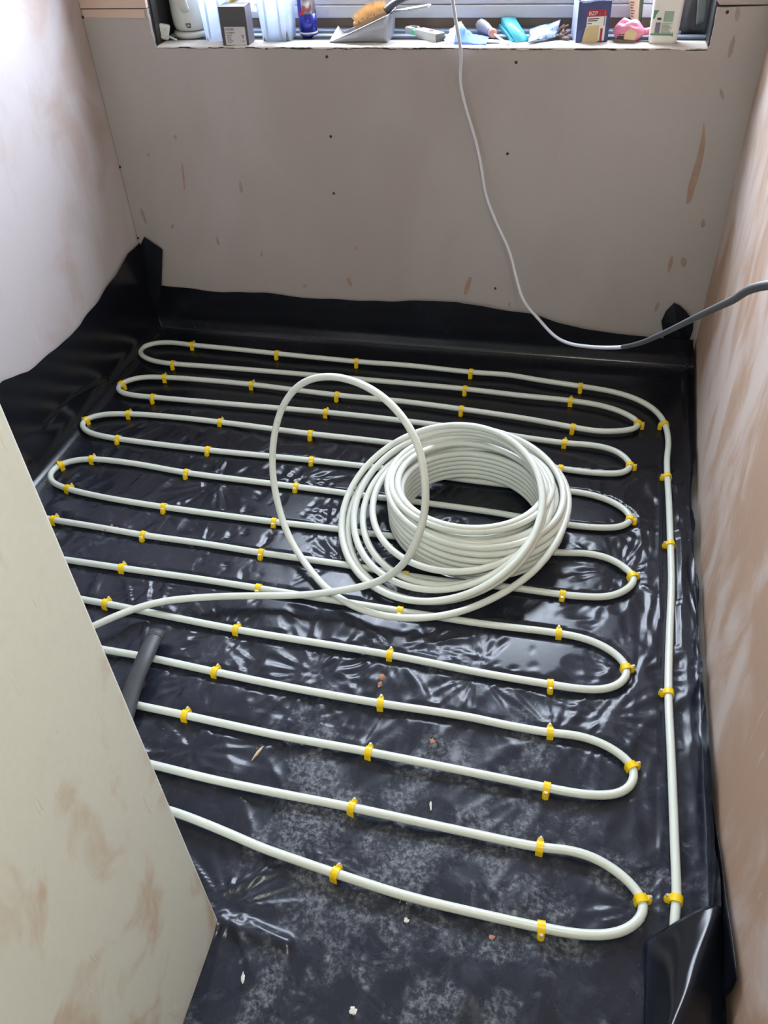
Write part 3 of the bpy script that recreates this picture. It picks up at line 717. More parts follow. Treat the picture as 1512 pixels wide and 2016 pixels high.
for L in LOOPS: tube('loose_turn', circle(*L) - CO, PR, M_COIL, coil, seg=14, closed=True)
vc_ = (-.476, 1.441, .259); an, bn = 1.166, -2.129; nn = (math.sin(an) * math.cos(bn), math.sin(an) * math.sin(bn), math.cos(an))
rp = [on_z(60, 1290, .03), on_z(130, 1258, .034), on_z(192, 1229, .042), on_z(250, 1204, .046), on_z(315, 1185, .046), on_z(400, 1176, .044), on_z(500, 1173, .042), on_z(580, 1172, .045), on_z(640, 1167, .055)]
rp += [on_plane(x, y, vc_, nn) + np.array([0, 0, 0]) for x, y in [(742, 1146), (800, 1103), (833, 1025), (838, 960), (822, 873), (780, 806), (720, 760), (648, 741), (592, 756), (555, 803), (537, 880), (540, 958), (565, 1048)]]
rp += [on_z(603, 1112, .036), on_z(660, 1172, .038), on_z(735, 1208, .040), on_z(815, 1217, .042), on_z(900, 1206, .048), on_z(1000, 1162, .066), on_z(1065, 1110, .092), on_z(1104, 1050, .108), on_z(1120, 990, .118), on_z(1108, 942, .125), on_z(1078, 908, .128), on_z(1040, 890, .122), on_z(990, 884, .11)]
RP = smooth_path(resample(rp, .012), 6)
tube('raised_loop', RP - CO, PR, M_COIL, coil, seg=14)

# ------------------------------------------------------------------ hanging cable
M_CABLE = plain('pale_grey_cable', srgb(206, 206, 212), .42, var=.03)
cp = [(884, -70, 2.42), (889, -20, 2.43), (893, 15, 2.45), (899, 50, 2.47), (905, 85, 2.488), (908, 115, 2.50), (906, 160, 2.50), (918, 215, 2.50), (936, 275, 2.50), (947, 325, 2.49), (957, 385, 2.48), (978, 440, 2.46), (1003, 495, 2.43), (1016, 545, 2.40), (1030, 590, 2.35), (1062, 630, 2.27), (1090, 660, 2.17), (1120, 676, 2.05), (1165, 683, 1.92), (1215, 684, 1.76), (1255, 677, 1.60), (1300, 659, 1.43), (1370, 625, 1.22), (1440, 592, 1.02), (1512, 561, .84)]
cpts = [on_y(*p) for p in cp] + [np.array([.28, .62, 1.22]), np.array([.36, .45, 1.30])]
CP = smooth_path(resample(cpts, .012), 3); cut = int(np.argmin(np.linalg.norm(CP - on_y(1225, 684, 1.72), axis=1)))
cb = empty('electric_cable', CP[0]); tag(cb, 'pale flex hanging from the window, turning dark grey towards the right wall', 'cable')
tube('pale_flex', CP[:cut + 1] - CP[0], .0046, M_CABLE, cb, 10)
dk = tube('dark_flex', CP[cut:] - CP[0], .0051, plain('dark_grey_flex', srgb(64, 65, 69), .45, var=.06), cb, 10); dk['label'] = 'dark grey length of flex'  # from the cut onward the flex is dark grey and slightly thicker

# ------------------------------------------------------------------ vacuum crevice tool on the floor
M_RUB = plain('scuffed_dark_plastic', srgb(66, 68, 72), .5, var=.25, scale=40)
ct = empty('crevice_tool', on_z(290, 1300, 0)); tag(ct, 'dark grey vacuum crevice nozzle lying across the pipe by the partition', 'vacuum nozzle')
O_ = np.array(ct.location)
cpth = [on_z(236, 1440, .030), on_z(262, 1352, .045), on_z(283, 1300, .052), on_z(300, 1262, .046), on_z(309, 1246, .038)]
Q = resample(cpth, .008)
rr = np.interp(np.linspace(0, 1, len(Q)), [0, .5, .85, 1], [.021, .018, .0185, .0195])
v_, f_ = tube_geo(Q - O_, rr, 18, cap=False, sq=(1.0, .62)); body = mesh('nozzle_body', v_, f_, M_RUB, ct, solid=.003)
e = len(Q) - 3
v_, f_ = tube_geo(Q[e - 1:e + 1] - O_, rr[e - 1] * 1.08, 18, cap=False, sq=(1, .64)); mesh('collar_ring', v_, f_, M_RUB, ct, solid=.002)

# ------------------------------------------------------------------ debris
def chunk(name, px, py, s, mat, label, cat, flatz=.6, z=.008, stretch=(1, 1), rz=0):
    bm = bmesh.new(); bmesh.ops.create_icosphere(bm, subdivisions=2, radius=1)
    sd = random.random() * 50
    for q in bm.verts:
        n_ = 1 + .55 * float(perlin(q.co.x * 1.5 + sd, q.co.y * 1.5 + q.co.z, 2)); q.co = Vector((q.co.x * s * stretch[0] * n_, q.co.y * s * stretch[1] * n_, q.co.z * s * flatz * n_))
    o = bm_obj(name, bm, mat, None, False); p = on_z(px, py, z); o.location = p; o.rotation_euler = (0, 0, rz); tag(o, label, cat); return o
M_TER = plain('terracotta_crumb', srgb(176, 128, 104), .9, var=.25, scale=120)
M_WHI = plain('plaster_crumb', srgb(214, 212, 206), .9, var=.1)
M_WOOD = plain('pale_wood', srgb(206, 186, 150), .8, var=.15)
chunk('brick_fragment', 752, 1334, .0105, M_TER, 'larger terracotta fragment of a pair between eleventh and twelfth pipe rows', 'rubble')
chunk('brick_fragment', 746, 1348, .0085, M_TER, 'smaller terracotta fragment of a pair between eleventh and twelfth pipe rows', 'rubble')
chunk('brick_fragment', 853, 1459, .0075, M_TER, 'single terracotta crumb between twelfth and thirteenth pipe rows', 'rubble')
chunk('brick_fragment', 969, 1847, .0065, M_TER, 'terracotta crumb on the dusty sheet nearest the viewer', 'rubble')
chunk('brick_fragment', 1100, 1295, .005, M_TER, 'small brown crumb inside the right-hand bend of rows ten and eleven', 'rubble')
chunk('plaster_chip', 848, 1586, .005, M_WHI, 'thin white plaster chip below the thirteenth pipe row', 'rubble', .4, .006, (.5, 1.9), .2)
chunk('plaster_chip', 800, 1812, .0045, M_WHI, 'white plaster crumb below the nearest pipe row', 'rubble')
chunk('plaster_chip', 478, 1925, .0055, M_WHI, 'white plaster crumb beside the foot of the partition', 'rubble', .4, .008, (.6, 1.5), .3)
chunk('plaster_chip', 695, 1990, .006, M_WHI, 'pale plaster lump at the very front of the sheet', 'rubble', .4)
chunk('wood_splinter', 508, 1482, .005, M_WOOD, 'pale wood splinter lying between twelfth and thirteenth pipe rows', 'splinter', .7, .011, (.6, 3.6), -.35)
for (dx, dy, w) in [(0, 0, 'largest, in the middle'), (8, 2, 'just right of the middle'), (15, -3, 'rightmost'), (5, -8, 'uppermost'), (-8, 1, 'leftmost')]:
    chunk('brick_fragment', 215 + dx, 1042 + dy, .0045 if dx == 0 else .0033, M_TER, 'brown crumb on the ninth pipe row near the partition, %s' % w, 'rubble', .8, .022)['group'] = 'crumbs on the ninth pipe row'
stp = on_z(795, 1772, .008)
sv, sf = tube_geo(np.array([(-.006, -.007, 0), (-.006, 0, 0), (.006, 0, 0), (.006, -.006, 0)]), .0007, 6)
s_ = mesh('wire_staple', sv, sf, M_NAIL); s_.location = stp; tag(s_, 'tiny wire staple on the sheet below the nearest pipe row', 'staple')
# SILL_ITEMS
# ------------------------------------------------------------------ things on the window sill
M_KET = plain('cream_white_plastic', srgb(206, 206, 200), .35, var=.02)
M_INK = plain('black_print', srgb(52, 48, 46), .6)
M_WHITE = plain('white_plastic', srgb(226, 226, 222), .4, var=.03)
def frost(name, col, alpha):
    m = NT(name); p = m.pos(); n_ = m.noise(p, 30, 3)
    d = m.n('ShaderNodeBsdfDiffuse'); t = m.n('ShaderNodeBsdfTranslucent'); q = m.n('ShaderNodeBsdfTransparent'); g_ = m.n('ShaderNodeBsdfGlossy')
    for k in (d, t): m.l(m.mix(n_, col, tuple(c * .88 for c in col)), k.inputs[0])
    g_.inputs['Roughness'].default_value = .25
    a = m.n('ShaderNodeMixShader'); a.inputs[0].default_value = .55; m.l(d.outputs[0], a.inputs[1]); m.l(t.outputs[0], a.inputs[2])
    b = m.n('ShaderNodeMixShader'); b.inputs[0].default_value = alpha; m.l(q.outputs[0], b.inputs[1]); m.l(a.outputs[0], b.inputs[2])
    c = m.n('ShaderNodeMixShader'); c.inputs[0].default_value = .06; m.l(b.outputs[0], c.inputs[1]); m.l(g_.outputs[0], c.inputs[2])
    m.l(c.outputs[0], m.out.inputs[0]); return m.m
M_FROST = frost('frosted_polypropylene', srgb(206, 216, 232), .55)
M_FILM = frost('clear_film', srgb(226, 226, 236), .45)

# white plug
pg = empty('plug', sill(320, 83) + np.array([0, .012, 0]), .5); tag(pg, 'white three-pin plug lying at the left end of the window sill', 'plug')
o = box('plug_body', (-.017, -.011, 0), (.017, .011, .042), M_WHITE, pg, .006, .75, 3); o.rotation_euler = (0, .25, 0); o.location = (0, 0, .004)
for x, z in ((.0, .033), (-.009, .014), (.009, .014)):
    b = box('pin', (x - .003, -.026, z - .002), (x + .003, -.010, z + .002), M_NAIL, pg); b.rotation_euler = (0, .25, 0)
tube('lead', resample([(.012, .004, .012), (.024, -.006, .008), (.032, -.012, .004), (.036, -.018, .004)], .004), .003, M_WHITE, pg, 8)

# kettle
kt = empty('kettle', sill(366, 79) + np.array([0, .058, 0]), .22); tag(kt, 'white jug kettle on its base at the left of the sill', 'kettle')
lathe('power_base', [(0, .0), (.052, .0), (.057, .004), (.058, .012), (.054, .017), (0, .017)], M_KET, kt, 40)
lathe('jug_body', [(0, .020), (.044, .020), (.051, .024), (.055, .034), (.0565, .06), (.056, .11), (.052, .17), (.048, .20), (0, .202)], M_KET, kt, 48)
lathe('lid', [(0, .203), (.046, .203), (.044, .209), (.02, .214), (0, .214)], M_KET, kt, 32)
tube('handle', resample([(0, -.050, .19), (0, -.078, .187), (0, -.086, .16), (0, -.083, .12), (0, -.070, .088), (0, -.052, .078)], .006), np.interp(np.linspace(0, 1, 26), [0, .3, .8, 1], [.011, .0125, .012, .009])[:26] if False else .0115, M_KET, kt, 14, sq=(1.25, .8))
lg = empty('logo', (0, 0, 0)); bpy.data.objects.remove(lg, do_unlink=True)
lgv = []; lgf = []
def addbox(vs, fs, lo, hi):
    k = len(vs); (a, b, c), (d, e_, f2) = lo, hi
    vs += [(a, b, c), (d, b, c), (d, e_, c), (a, e_, c), (a, b, f2), (d, b, f2), (d, e_, f2), (a, e_, f2)]
    fs += [tuple(k + i for i in q) for q in ((0, 3, 2, 1), (4, 5, 6, 7), (0, 1, 5, 4), (1, 2, 6, 5), (2, 3, 7, 6), (3, 0, 4, 7))]
ya, yb_ = -.0585, -.0555
for lo, hi in [((-.004, ya, .040), (.009, yb_, .0425)), ((.0065, ya, .032), (.009, yb_, .0425)), ((-.001, ya, .031), (.008, yb_, .034)), ((-.0075, ya, .0405), (-.006, yb_, .042)), ((-.006, ya, .036), (-.0035, yb_, .038)), ((-.0035, ya, .033), (-.001, yb_, .0355))]: addbox(lgv, lgf, lo, hi)
mesh('logo', lgv, lgf, M_INK, kt, False); kt.scale = (.95, .95, 1)

# frosted tubs
def tub(px, py, w, d, h, label, rz=0.0, tp=.86):
    t = empty('storage_tub', sill(px, py) + np.array([0, d / 2, 0]), rz); tag(t, label, 'plastic tub', 'frosted tubs on the sill')
    bm = bmesh.new(); bmesh.ops.create_cube(bm, size=1)
    for q in bm.verts:
        k = tp if q.co.z < 0 else 1; q.co = Vector((q.co.x * w * k, q.co.y * d * k, (q.co.z + .5) * h))
    top = [f for f in bm.faces if f.normal.z > .5]; 
    bmesh.ops.bevel(bm, geom=[e for e in bm.edges if abs((e.verts[0].co - e.verts[1].co).normalized().z) > .6], offset=.012, segments=4, affect='EDGES')
    bmesh.ops.delete(bm, geom=[f for f in bm.faces if f.normal.z > .9], context='FACES')
    o = bm_obj('tub_body', bm, M_FROST, t, True); m_ = o.modifiers.new('wall', 'SOLIDIFY'); m_.thickness = .0015
    v = []; 
    P = [(x, y, h) for x, y in ((-w / 2, -d / 2), (w / 2, -d / 2), (w / 2, d / 2), (-w / 2, d / 2))]
    R_ = []
    for i in range(4):
        a = np.array(P[i]); b = np.array(P[(i + 1) % 4])
        R_ += [a * .88 + b * .12, a * .5 + b * .5, a * .12 + b * .88]
    tube('rim', resample(R_, .006, True), .0028, M_FROST, t, 8, True)
    for x in (-.22, .18): box('rib', (w * x - .003, -d / 2 * .94 - .002, .006), (w * x + .003, -d / 2 * .90, h * .96), M_FROST, t, .001)
    return t
t1 = tub(428, 82, .098, .085, .125, 'frosted plastic tub between the white kettle and the black box')
t2 = tub(542, 84, .100, .085, .135, 'large frosted plastic tub between the black box and the drinks can')
M_GREY = plain('grey_clutter', srgb(108, 118, 126), .7, var=.35, scale=50)
def heap(name, parent, w, d, h, mat, seed, z0=.003):
    n_ = 16; P = np.zeros((n_, n_, 3))
    for j in range(n_):
        for i in range(n_):
            a, b = i / (n_ - 1) * 2 - 1, j / (n_ - 1) * 2 - 1
            P[j, i] = (a * w / 2, b * d / 2, z0 + h * max(0, (1 - max(abs(a), abs(b))**4)) * (.7 + .5 * float(perlin(a * 2.2, b * 2.2, seed))))
    return grid_mesh(name, P, mat, parent)
heap('contents', t2, .076, .064, .052, M_GREY, 51); heap('contents', t1, .072, .06, .028, plain('brown_clutter', srgb(150, 140, 132), .8, var=.25), 52)
# yellow marker leaning in the first tub
yk = tube('marker_pen', resample([on_y(446, 9, 2.60), on_y(480, -14, 2.61), on_y(510, -34, 2.62)], .01), .0065, plain('yellow_plastic', srgb(226, 196, 70), .45), None, 12)
tag(yk, 'yellow pen sticking out above the black box on the sill', 'pen')
fb = px_sheet('plastic_bag', [on_y(432, -20, 2.605), on_y(520, -20, 2.605), on_y(504, 24, 2.60), on_y(436, 22, 2.60)], 18, 14, M_FILM, None, (0, 0, 0), .012, 61, 0, 3.5)
tag(fb, 'crumpled clear plastic bag bulging behind the black box', 'plastic bag')

# black carton
bx = empty('screw_carton', sill(464, 90) + np.array([0, .0305, 0]), .05); tag(bx, 'black cardboard carton with a white printed label on the sill', 'carton')
M_BLK = plain('black_card', srgb(70, 67, 70), .55, var=.06); M_GRY = plain('grey_card', srgb(132, 124, 132), .4, var=.15, scale=30)
box('carton_body', (-.039, -.03, 0), (.039, .03, .098), M_BLK, bx, .0012)
box('glossy_side', (.0392, -.027, .003), (.0398, .028, .096), M_GRY, bx)
M_LBL = plain('white_label', srgb(196, 192, 194), .6, var=.04)
box('paper_label', (-.029, -.0306, .002), (.033, -.0301, .048), M_LBL, bx)
text('lettering', 'UXDRE', .0095, M_INK, bx, (-.014, -.0308, .0415), squash=.95); text('lettering', '1X730MM', .007, M_INK, bx, (-.013, -.0308, .0325), squash=.9)
text('lettering', 'Y', .016, M_INK, bx, (.024, -.0308, .022), squash=1.0)
for k, (w_, z_) in enumerate([(.016, .0265), (.012, .0215), (.013, .017), (.018, .0125), (.014, .0085)]): box('print_line', (-.024, -.0308, z_ - .0011), (-.024 + w_, -.0306, z_ + .0011), M_GRY, bx)
box('print_line', (.019, -.0308, .0105), (.029, -.0306, .0125), M_GRY, bx)

# drinks can
M_BLUE = plain('blue_can_paint', srgb(56, 60, 160), .25, metal=.5, var=.05); M_SILV = plain('silver_can_paint', srgb(190, 182, 180), .25, metal=.6, var=.05); M_RED = plain('red_print', srgb(190, 40, 50), .4)
cn = empty('drinks_can', sill(604, 76.5) + np.array([0, .026, 0]), 0); tag(cn, 'slim blue and silver drinks can with red lettering on the sill', 'can')
r_ = .0265
lathe('can_bottom', [(0, .001), (.019, .001), (.021, 0), (.0245, .005), (r_, .011)], M_BLUE, cn); lathe('white_band', [(r_ + .0001, .011), (r_ + .0003, .0112), (r_ + .0003, .0155), (r_ + .0001, .0157)], M_WHITE, cn)
lathe('lower_panel', [(r_, .0158), (r_, .062)], M_BLUE, cn); lathe('upper_panel', [(r_, .062), (r_, .122), (.0245, .128), (.0235, .130), (.0235, .1335), (.021, .1335), (.0205, .131), (0, .131)], M_SILV, cn)
v = []; f = []
for i, a in enumerate(np.linspace(math.radians(205), math.radians(250), 9)):
    z0 = .062 + .0 * i; v += [((r_ + .0003) * math.cos(a), (r_ + .0003) * math.sin(a), .058 + .012 * (i / 8)), ((r_ + .0003) * math.cos(a), (r_ + .0003) * math.sin(a), .122)]
    if i: k = len(v); f.append((k - 4, k - 2, k - 1, k - 3))
mesh('blue_quarter', v, f, M_BLUE, cn)
def wrap_text(name, s, size, mat, parent, rad, ang, z, tilt=0):
    o = text(name, s, size, mat, parent, (0, 0, 0)); me = o.data; o.rotation_euler = (0, 0, 0)
    for q in me.vertices:
        a = ang + q.co.x / rad; q.co = Vector(((rad + .0004) * math.cos(a), (rad + .0004) * math.sin(a), z + q.co.y))
    return o
wrap_text('lettering', 'Bull', .019, M_RED, cn, r_, math.radians(288), .076); wrap_text('lettering', 'Red', .019, M_RED, cn, r_, math.radians(208), .076)
bullv = [(-.009, .001), (-.006, .006), (-.001, .004), (.004, .007), (.008, .003), (.005, -.002), (.008, -.006), (.002, -.004), (-.004, -.006), (-.005, -.001)]
v = [];
for (x, z) in bullv: a = math.radians(248) + x / r_; v.append(((r_ + .0006) * math.cos(a), (r_ + .0006) * math.sin(a), .064 + z))
mesh('red_emblem', v, [tuple(range(len(v)))], M_RED, cn, False)

# dustpan with a hand brush lying in it
M_TIN = plain('galvanised_tin', srgb(176, 178, 186), .38, metal=.55, var=.12, scale=20)
dp = empty('dustpan', sill(650, 86), -.03); tag(dp, 'grey metal dustpan with flat handle lying on the sill', 'dustpan')
Ld, Wd, Hd = .165, .105, .066
def top(x): return .004 + Hd * (x / Ld)**1.05
P = np.zeros((15, 22, 3))
for i, x in enumerate(np.linspace(0, Ld, 22)):
    h_ = top(x); pr = [(0 - .004 * x / Ld, h_), (.001, h_ * .6), (.004, h_ * .25), (.012, .003), (.03, .001)]
    for j in range(5): P[j, i] = (x + .004 * (pr[j][1] / Hd), pr[j][0], pr[j][1])
    for j in range(5): P[5 + j, i] = (x, .03 + (Wd - .06) * j / 4, .001)
    for j in range(5): P[10 + j, i] = (x + .004 * (pr[4 - j][1] / Hd), Wd - pr[4 - j][0], pr[4 - j][1])
grid_mesh('pan', P, M_TIN, dp, solid=.0016)
v = [tuple(P[j, 21]) for j in range(15)]; mesh('back_plate', v, [tuple(range(15))], M_TIN, dp, False, solid=.0014)
tube('rolled_rim', np.array([P[0, i] for i in range(22)]), .0018, M_TIN, dp, 8); tube('rolled_rim', np.array([P[14, i] for i in range(22)]), .0018, M_TIN, dp, 8)
Pm = np.zeros((5, 12, 3))
for j in range(5):
    for i in range(12): Pm[j, i] = (-.004 + .035 * j / 4 * (1 - .5 * i / 11), .004 + (Wd - .008) * i / 11, .004 + .020 * (1 - j / 4) * (i / 11) + .001)
grid_mesh('front_lip', Pm, plain('bright_tin', srgb(214, 214, 220), .3, metal=.5), dp, solid=.001)
hb = [(Ld - .002, Wd / 2, .062), (Ld + .02, Wd / 2, .070), (Ld + .06, Wd / 2, .076), (Ld + .115, Wd / 2, .084)]
v_, f_ = tube_geo(resample(hb, .006), .0135, 14, sq=(1.0, .32)); mesh('flat_handle', v_, f_, M_TIN, dp)
tube('handle_edge', resample([(Ld + .01, Wd / 2 - .013, .070), (Ld + .06, Wd / 2 - .0135, .078), (Ld + .112, Wd / 2 - .010, .086), (Ld + .118, Wd / 2, .087), (Ld + .112, Wd / 2 + .01, .086), (Ld + .06, Wd / 2 + .0135, .078), (Ld + .01, Wd / 2 + .013, .070)], .005), .002, M_TIN, dp, 6)
br = empty('hand_brush', sill(650, 86) + np.array([.06, .055, .012]), -.03); tag(br, 'hand brush with tan bristles resting in the grey dustpan', 'brush')
M_BRI = plain('tan_bristle', srgb(222, 186, 136), .8, var=.22, scale=90); M_HAN = plain('dark_brush_handle', srgb(74, 76, 80), .45, var=.1)
bv = []; bf = []; rs = np.random.default_rng(5)
for k in range(520):
    a = rs.uniform(0, 1); b = rs.uniform(-1, 1)
    base = np.array([.012 + .085 * a, b * .020, .030 + .030 * a]); up = np.array([-.35 + rs.normal() * .22, b * .5 + rs.normal() * .25, .8]); up /= np.linalg.norm(up)
    tip = base + up * (.026 + .010 * math.sin(math.pi * a) + rs.normal() * .003); s1 = np.array([.0013, 0, 0]); s2 = np.array([0, .0013, 0]); kk = len(bv)
    bv += [base - s1, base + s1, base + s2, tip]; bf += [(kk, kk + 1, kk + 3), (kk + 1, kk + 2, kk + 3), (kk + 2, kk, kk + 3)]
b_ = mesh('bristles', bv, bf, M_BRI, br, False); b_['kind'] = 'stuff'
v_, f_ = tube_geo(resample([(.004, 0, .024), (.03, 0, .034), (.06, 0, .044), (.1, 0, .058)], .006), .019, 14, sq=(1.0, .55)); mesh('bristle_core', v_, f_, plain('brown_bristle_root', srgb(166, 126, 88), .9, var=.3, scale=60), br)
q = resample([(.095, 0, .060), (.12, 0, .078), (.15, 0, .090), (.19, 0, .10), (.235, 0, .118)], .006)
v_, f_ = tube_geo(q, np.interp(np.linspace(0, 1, len(q)), [0, .15, .6, 1], [.018, .016, .011, .012]), 14, sq=(1.0, .6)); mesh('brush_handle', v_, f_, M_HAN, br)

# small spirit level
a0 = sill(806, 68); a1 = sill(866, 83); dv = a1 - a0; ln = np.linalg.norm(dv)
sl = empty('spirit_level', a0, math.atan2(dv[1], dv[0])); tag(sl, 'short grey spirit level with a green vial on the sill', 'spirit level')
M_LEV = plain('light_grey_level', srgb(196, 196, 194), .4, var=.05); M_LED = plain('dark_end_cap', srgb(96, 92, 90), .5)
h_ = .023; w_ = .016
for (x0_, x1_) in ((0, .030), (.046, ln)):
    box('level_body', (x0_, -w_, 0), (x1_, w_, h_), M_LEV, sl, .002)
box('level_web', (.028, -w_ + .008, 0), (.048, w_, h_ - .003), M_LEV, sl, .001)
box('end_cap', (ln, -w_ * .96, .0008), (ln + .003, w_ * .96, h_ - .001), M_LED, sl, .001)
box('green_vial', (.0305, -w_ + .001, .004), (.0455, -w_ + .009, h_ - .004), plain('green_vial_liquid', srgb(110, 226, 160), .2, var=.05), sl, .002)
tube('window_ring', resample([(.022 + .010 * math.cos(t), .005 * math.sin(t) + .002, h_ + .0005) for t in np.linspace(0, 6.0, 10)], .003, True), .0012, M_LED, sl, 6, True)
tube('window_ring', resample([(ln * .72 + .008 * math.cos(t), .005 * math.sin(t), h_ + .0005) for t in np.linspace(0, 6.0, 10)], .003, True), .0012, plain('dull_red', srgb(150, 120, 116), .5), sl, 6, True)

# crumpled blue and white dust mask
mk = empty('dust_mask', sill(930, 84) + np.array([0, .02, 0])); tag(mk, 'crumpled blue and white disposable mask behind the hanging flex', 'mask')
O_ = np.array(mk.location)
M_MB = plain('blue_nonwoven', srgb(104, 140, 226), .7, var=.08); M_MW = plain('white_nonwoven', srgb(226, 228, 240), .75, var=.06)
def fold(name, prof, y0, y1, mat, seed, amp=.004):
    """cloth ridge: profile of (px,py) along the sill, falling forward and back"""
    T_ = [on_y(x, y, (y0 + y1) / 2) for x, y in prof]; nx = 26; S_ = resample(T_, .004); S_ = S_[np.linspace(0, len(S_) - 1, nx).astype(int)]
    P = np.zeros((13, nx, 3))
    for i in range(nx):
        for j, t in enumerate(np.linspace(-1, 1, 13)):
            hz = max(S_[i][2] - SILL_Z, .004); k = 1 - abs(t)**1.4
            P[j, i] = (S_[i][0] + amp * 1.2 * float(perlin(i * .3, t * 2.5, seed)), (y0 + y1) / 2 + t * (y1 - y0) / 2 * (1.05 - .35 * k) + amp * float(perlin(i * .35, t * 3, seed + 1)), SILL_Z + .0015 + hz * k * (1 + .18 * float(perlin(i * .4, t * 2, seed + 2))))
    return grid_mesh(name, P - O_, mat, mk, solid=.0012)
fold('white_side', [(878, 78), (884, 66), (894, 54), (903, 50), (911, 58)], 2.55, 2.65, M_MW, 71, .006)
fold('blue_panel', [(900, 60), (910, 52), (918, 58), (930, 68), (945, 72), (962, 75)], 2.545, 2.63, M_MB, 74, .004)
fold('top_loop', [(895, 54), (901, 45), (908, 46), (914, 56)], 2.60, 2.645, M_MW, 77, .003)
v_, f_ = tube_geo(resample([sill(948, 85) - O_ + np.array([0, 0, .004]), sill(962, 85) - O_ + np.array([0, 0, .005]), sill(984, 85) - O_ + np.array([0, 0, .004])], .004), np.array([.006, .011, .013, .014, .015, .015, .015, .014, .013, .012, .010, .006, .004])[:len(resample([sill(948, 85), sill(962, 85), sill(984, 85)], .004))] if False else .011, 14, sq=(1, .3)); mesh('white_tail', v_, f_, M_MW, mk)

# screwdriver
p0 = sill(1002, 92) + np.array([0, 0, .004]); p1 = on_y(944, 47, 2.665); p0 = np.array(p0); ax = p1 - p0; L_ = np.linalg.norm(ax)
sd = empty('screwdriver', p0); tag(sd, 'screwdriver with grey and orange handle, tip over the sill edge', 'screwdriver')
def along(t): return ax * t
q = np.array([along(t) for t in np.linspace(0, .56, 12)]); tube('steel_shaft', q, np.interp(np.linspace(0, .56, 12), [0, .03, .56], [.0018, .0030, .0030]), M_NAIL, sd, 10)
tt = np.linspace(.50, .60, 6); tube('orange_collar', np.array([along(t) for t in tt]), [.0075, .0115, .0125, .0125, .0115, .010], plain('dull_orange_grip', srgb(196, 140, 120), .5), sd, 16)
tt = np.linspace(.59, 1.02, 12); tube('grip', np.array([along(t) for t in tt]), np.interp(tt, [.59, .66, .8, .95, 1.0, 1.02], [.011, .0115, .0155, .0165, .013, .006]), plain('grey_rubber_grip', srgb(140, 134, 134), .55, var=.1), sd, 8)

# turquoise door wedge
w0 = sill(1028, 84); w1 = sill(1000, 66); dv = w1 - w0
wg = empty('door_wedge', w0, math.atan2(dv[1], dv[0])); tag(wg, 'turquoise plastic wedge on the sill beside the screwdriver', 'wedge')
M_TUR = plain('turquoise_plastic', srgb(84, 196, 216), .35, var=.04); ln = np.linalg.norm(dv) + .01
prism('wedge_body', [(0, 0), (0, .007), (ln * .9, .040), (ln, .040), (ln, 0)], -.0195, .0195, M_TUR, wg, .002)
prism('side_step', [(.01, 0), (.01, .006), (ln * .9, .024), (ln + .003, .024), (ln + .003, 0)], -.025, -.0195, M_TUR, wg, .0015)
prism('side_step', [(.01, 0), (.01, .006), (ln * .9, .024), (ln + .003, .024), (ln + .003, 0)], .0195, .025, M_TUR, wg, .0015)

# blue foil sachet
M_FOIL = NT('blue_printed_foil'); pf = M_FOIL.pos(); nf_ = M_FOIL.noise(pf, 70, 4, .7)
M_FOIL = M_FOIL.set(Base_Color=M_FOIL.mix(M_FOIL.ramp(nf_, .42, .6), srgb(88, 110, 142), srgb(164, 176, 194)), Roughness=.3, Metallic=.4)
fs = px_sheet('foil_sachet', [on_y(1043, 58, 2.62), on_y(1104, 40, 2.645), on_y(1094, 74, 2.60), on_y(1039, 84, 2.545)], 20, 12, M_FOIL, None, (0, 0, 0), .003, 81, -.004, 3, .0012)
tag(fs, 'torn blue and silver foil sachet leaning up beside the turquoise wedge', 'sachet')
px_sheet('white_oval', [on_y(1057, 67, 2.572), on_y(1074, 62, 2.584), on_y(1076, 68, 2.574), on_y(1059, 74, 2.562)], 5, 4, M_WHITE, fs, (0, .004, 0), 0, 1, 0, 3, .0006)

# brown wall plugs
M_PLUG = plain('brown_plastic', srgb(120, 88, 74), .6, var=.25, scale=100)
for k, (x, y, yy, a, b) in enumerate([(1104, 56, 2.66, .4, .7), (1112, 54, 2.655, -.5, .5), (1107, 66, 2.64, .9, .3), (1116, 66, 2.63, -.3, .6), (1103, 74, 2.625, .2, .1), (1115, 77, 2.60, -.8, .2), (1110, 60, 2.65, 1.2, .4)]):
    c = on_y(x, y, yy); c[2] = max(c[2], SILL_Z + .006); d_ = np.array([math.cos(a) * math.cos(b), math.sin(a) * math.cos(b), math.sin(b)]) * .013
    tt = np.linspace(-1, 1, 9); o = tube('wall_plug', np.array([d_ * t for t in tt]), [.0042, .0050, .0040, .0046, .0038, .0044, .0036, .0034, .0022], M_PLUG, None, 8); o.location = c
    lab = ['topmost brown wall plug at the left of the heap beside the blue box', 'upper brown wall plug touching the left face of the blue box', 'brown wall plug in the middle of the heap by the foil sachet', 'brown wall plug low against the left face of the blue box', 'lowest brown wall plug at the foil sachet side of the heap', 'front brown wall plug at the foot of the blue box', 'brown wall plug lying crosswise in the middle of the heap'][k]
    tag(o, lab, 'wall plug', 'brown wall plugs by the blue box')

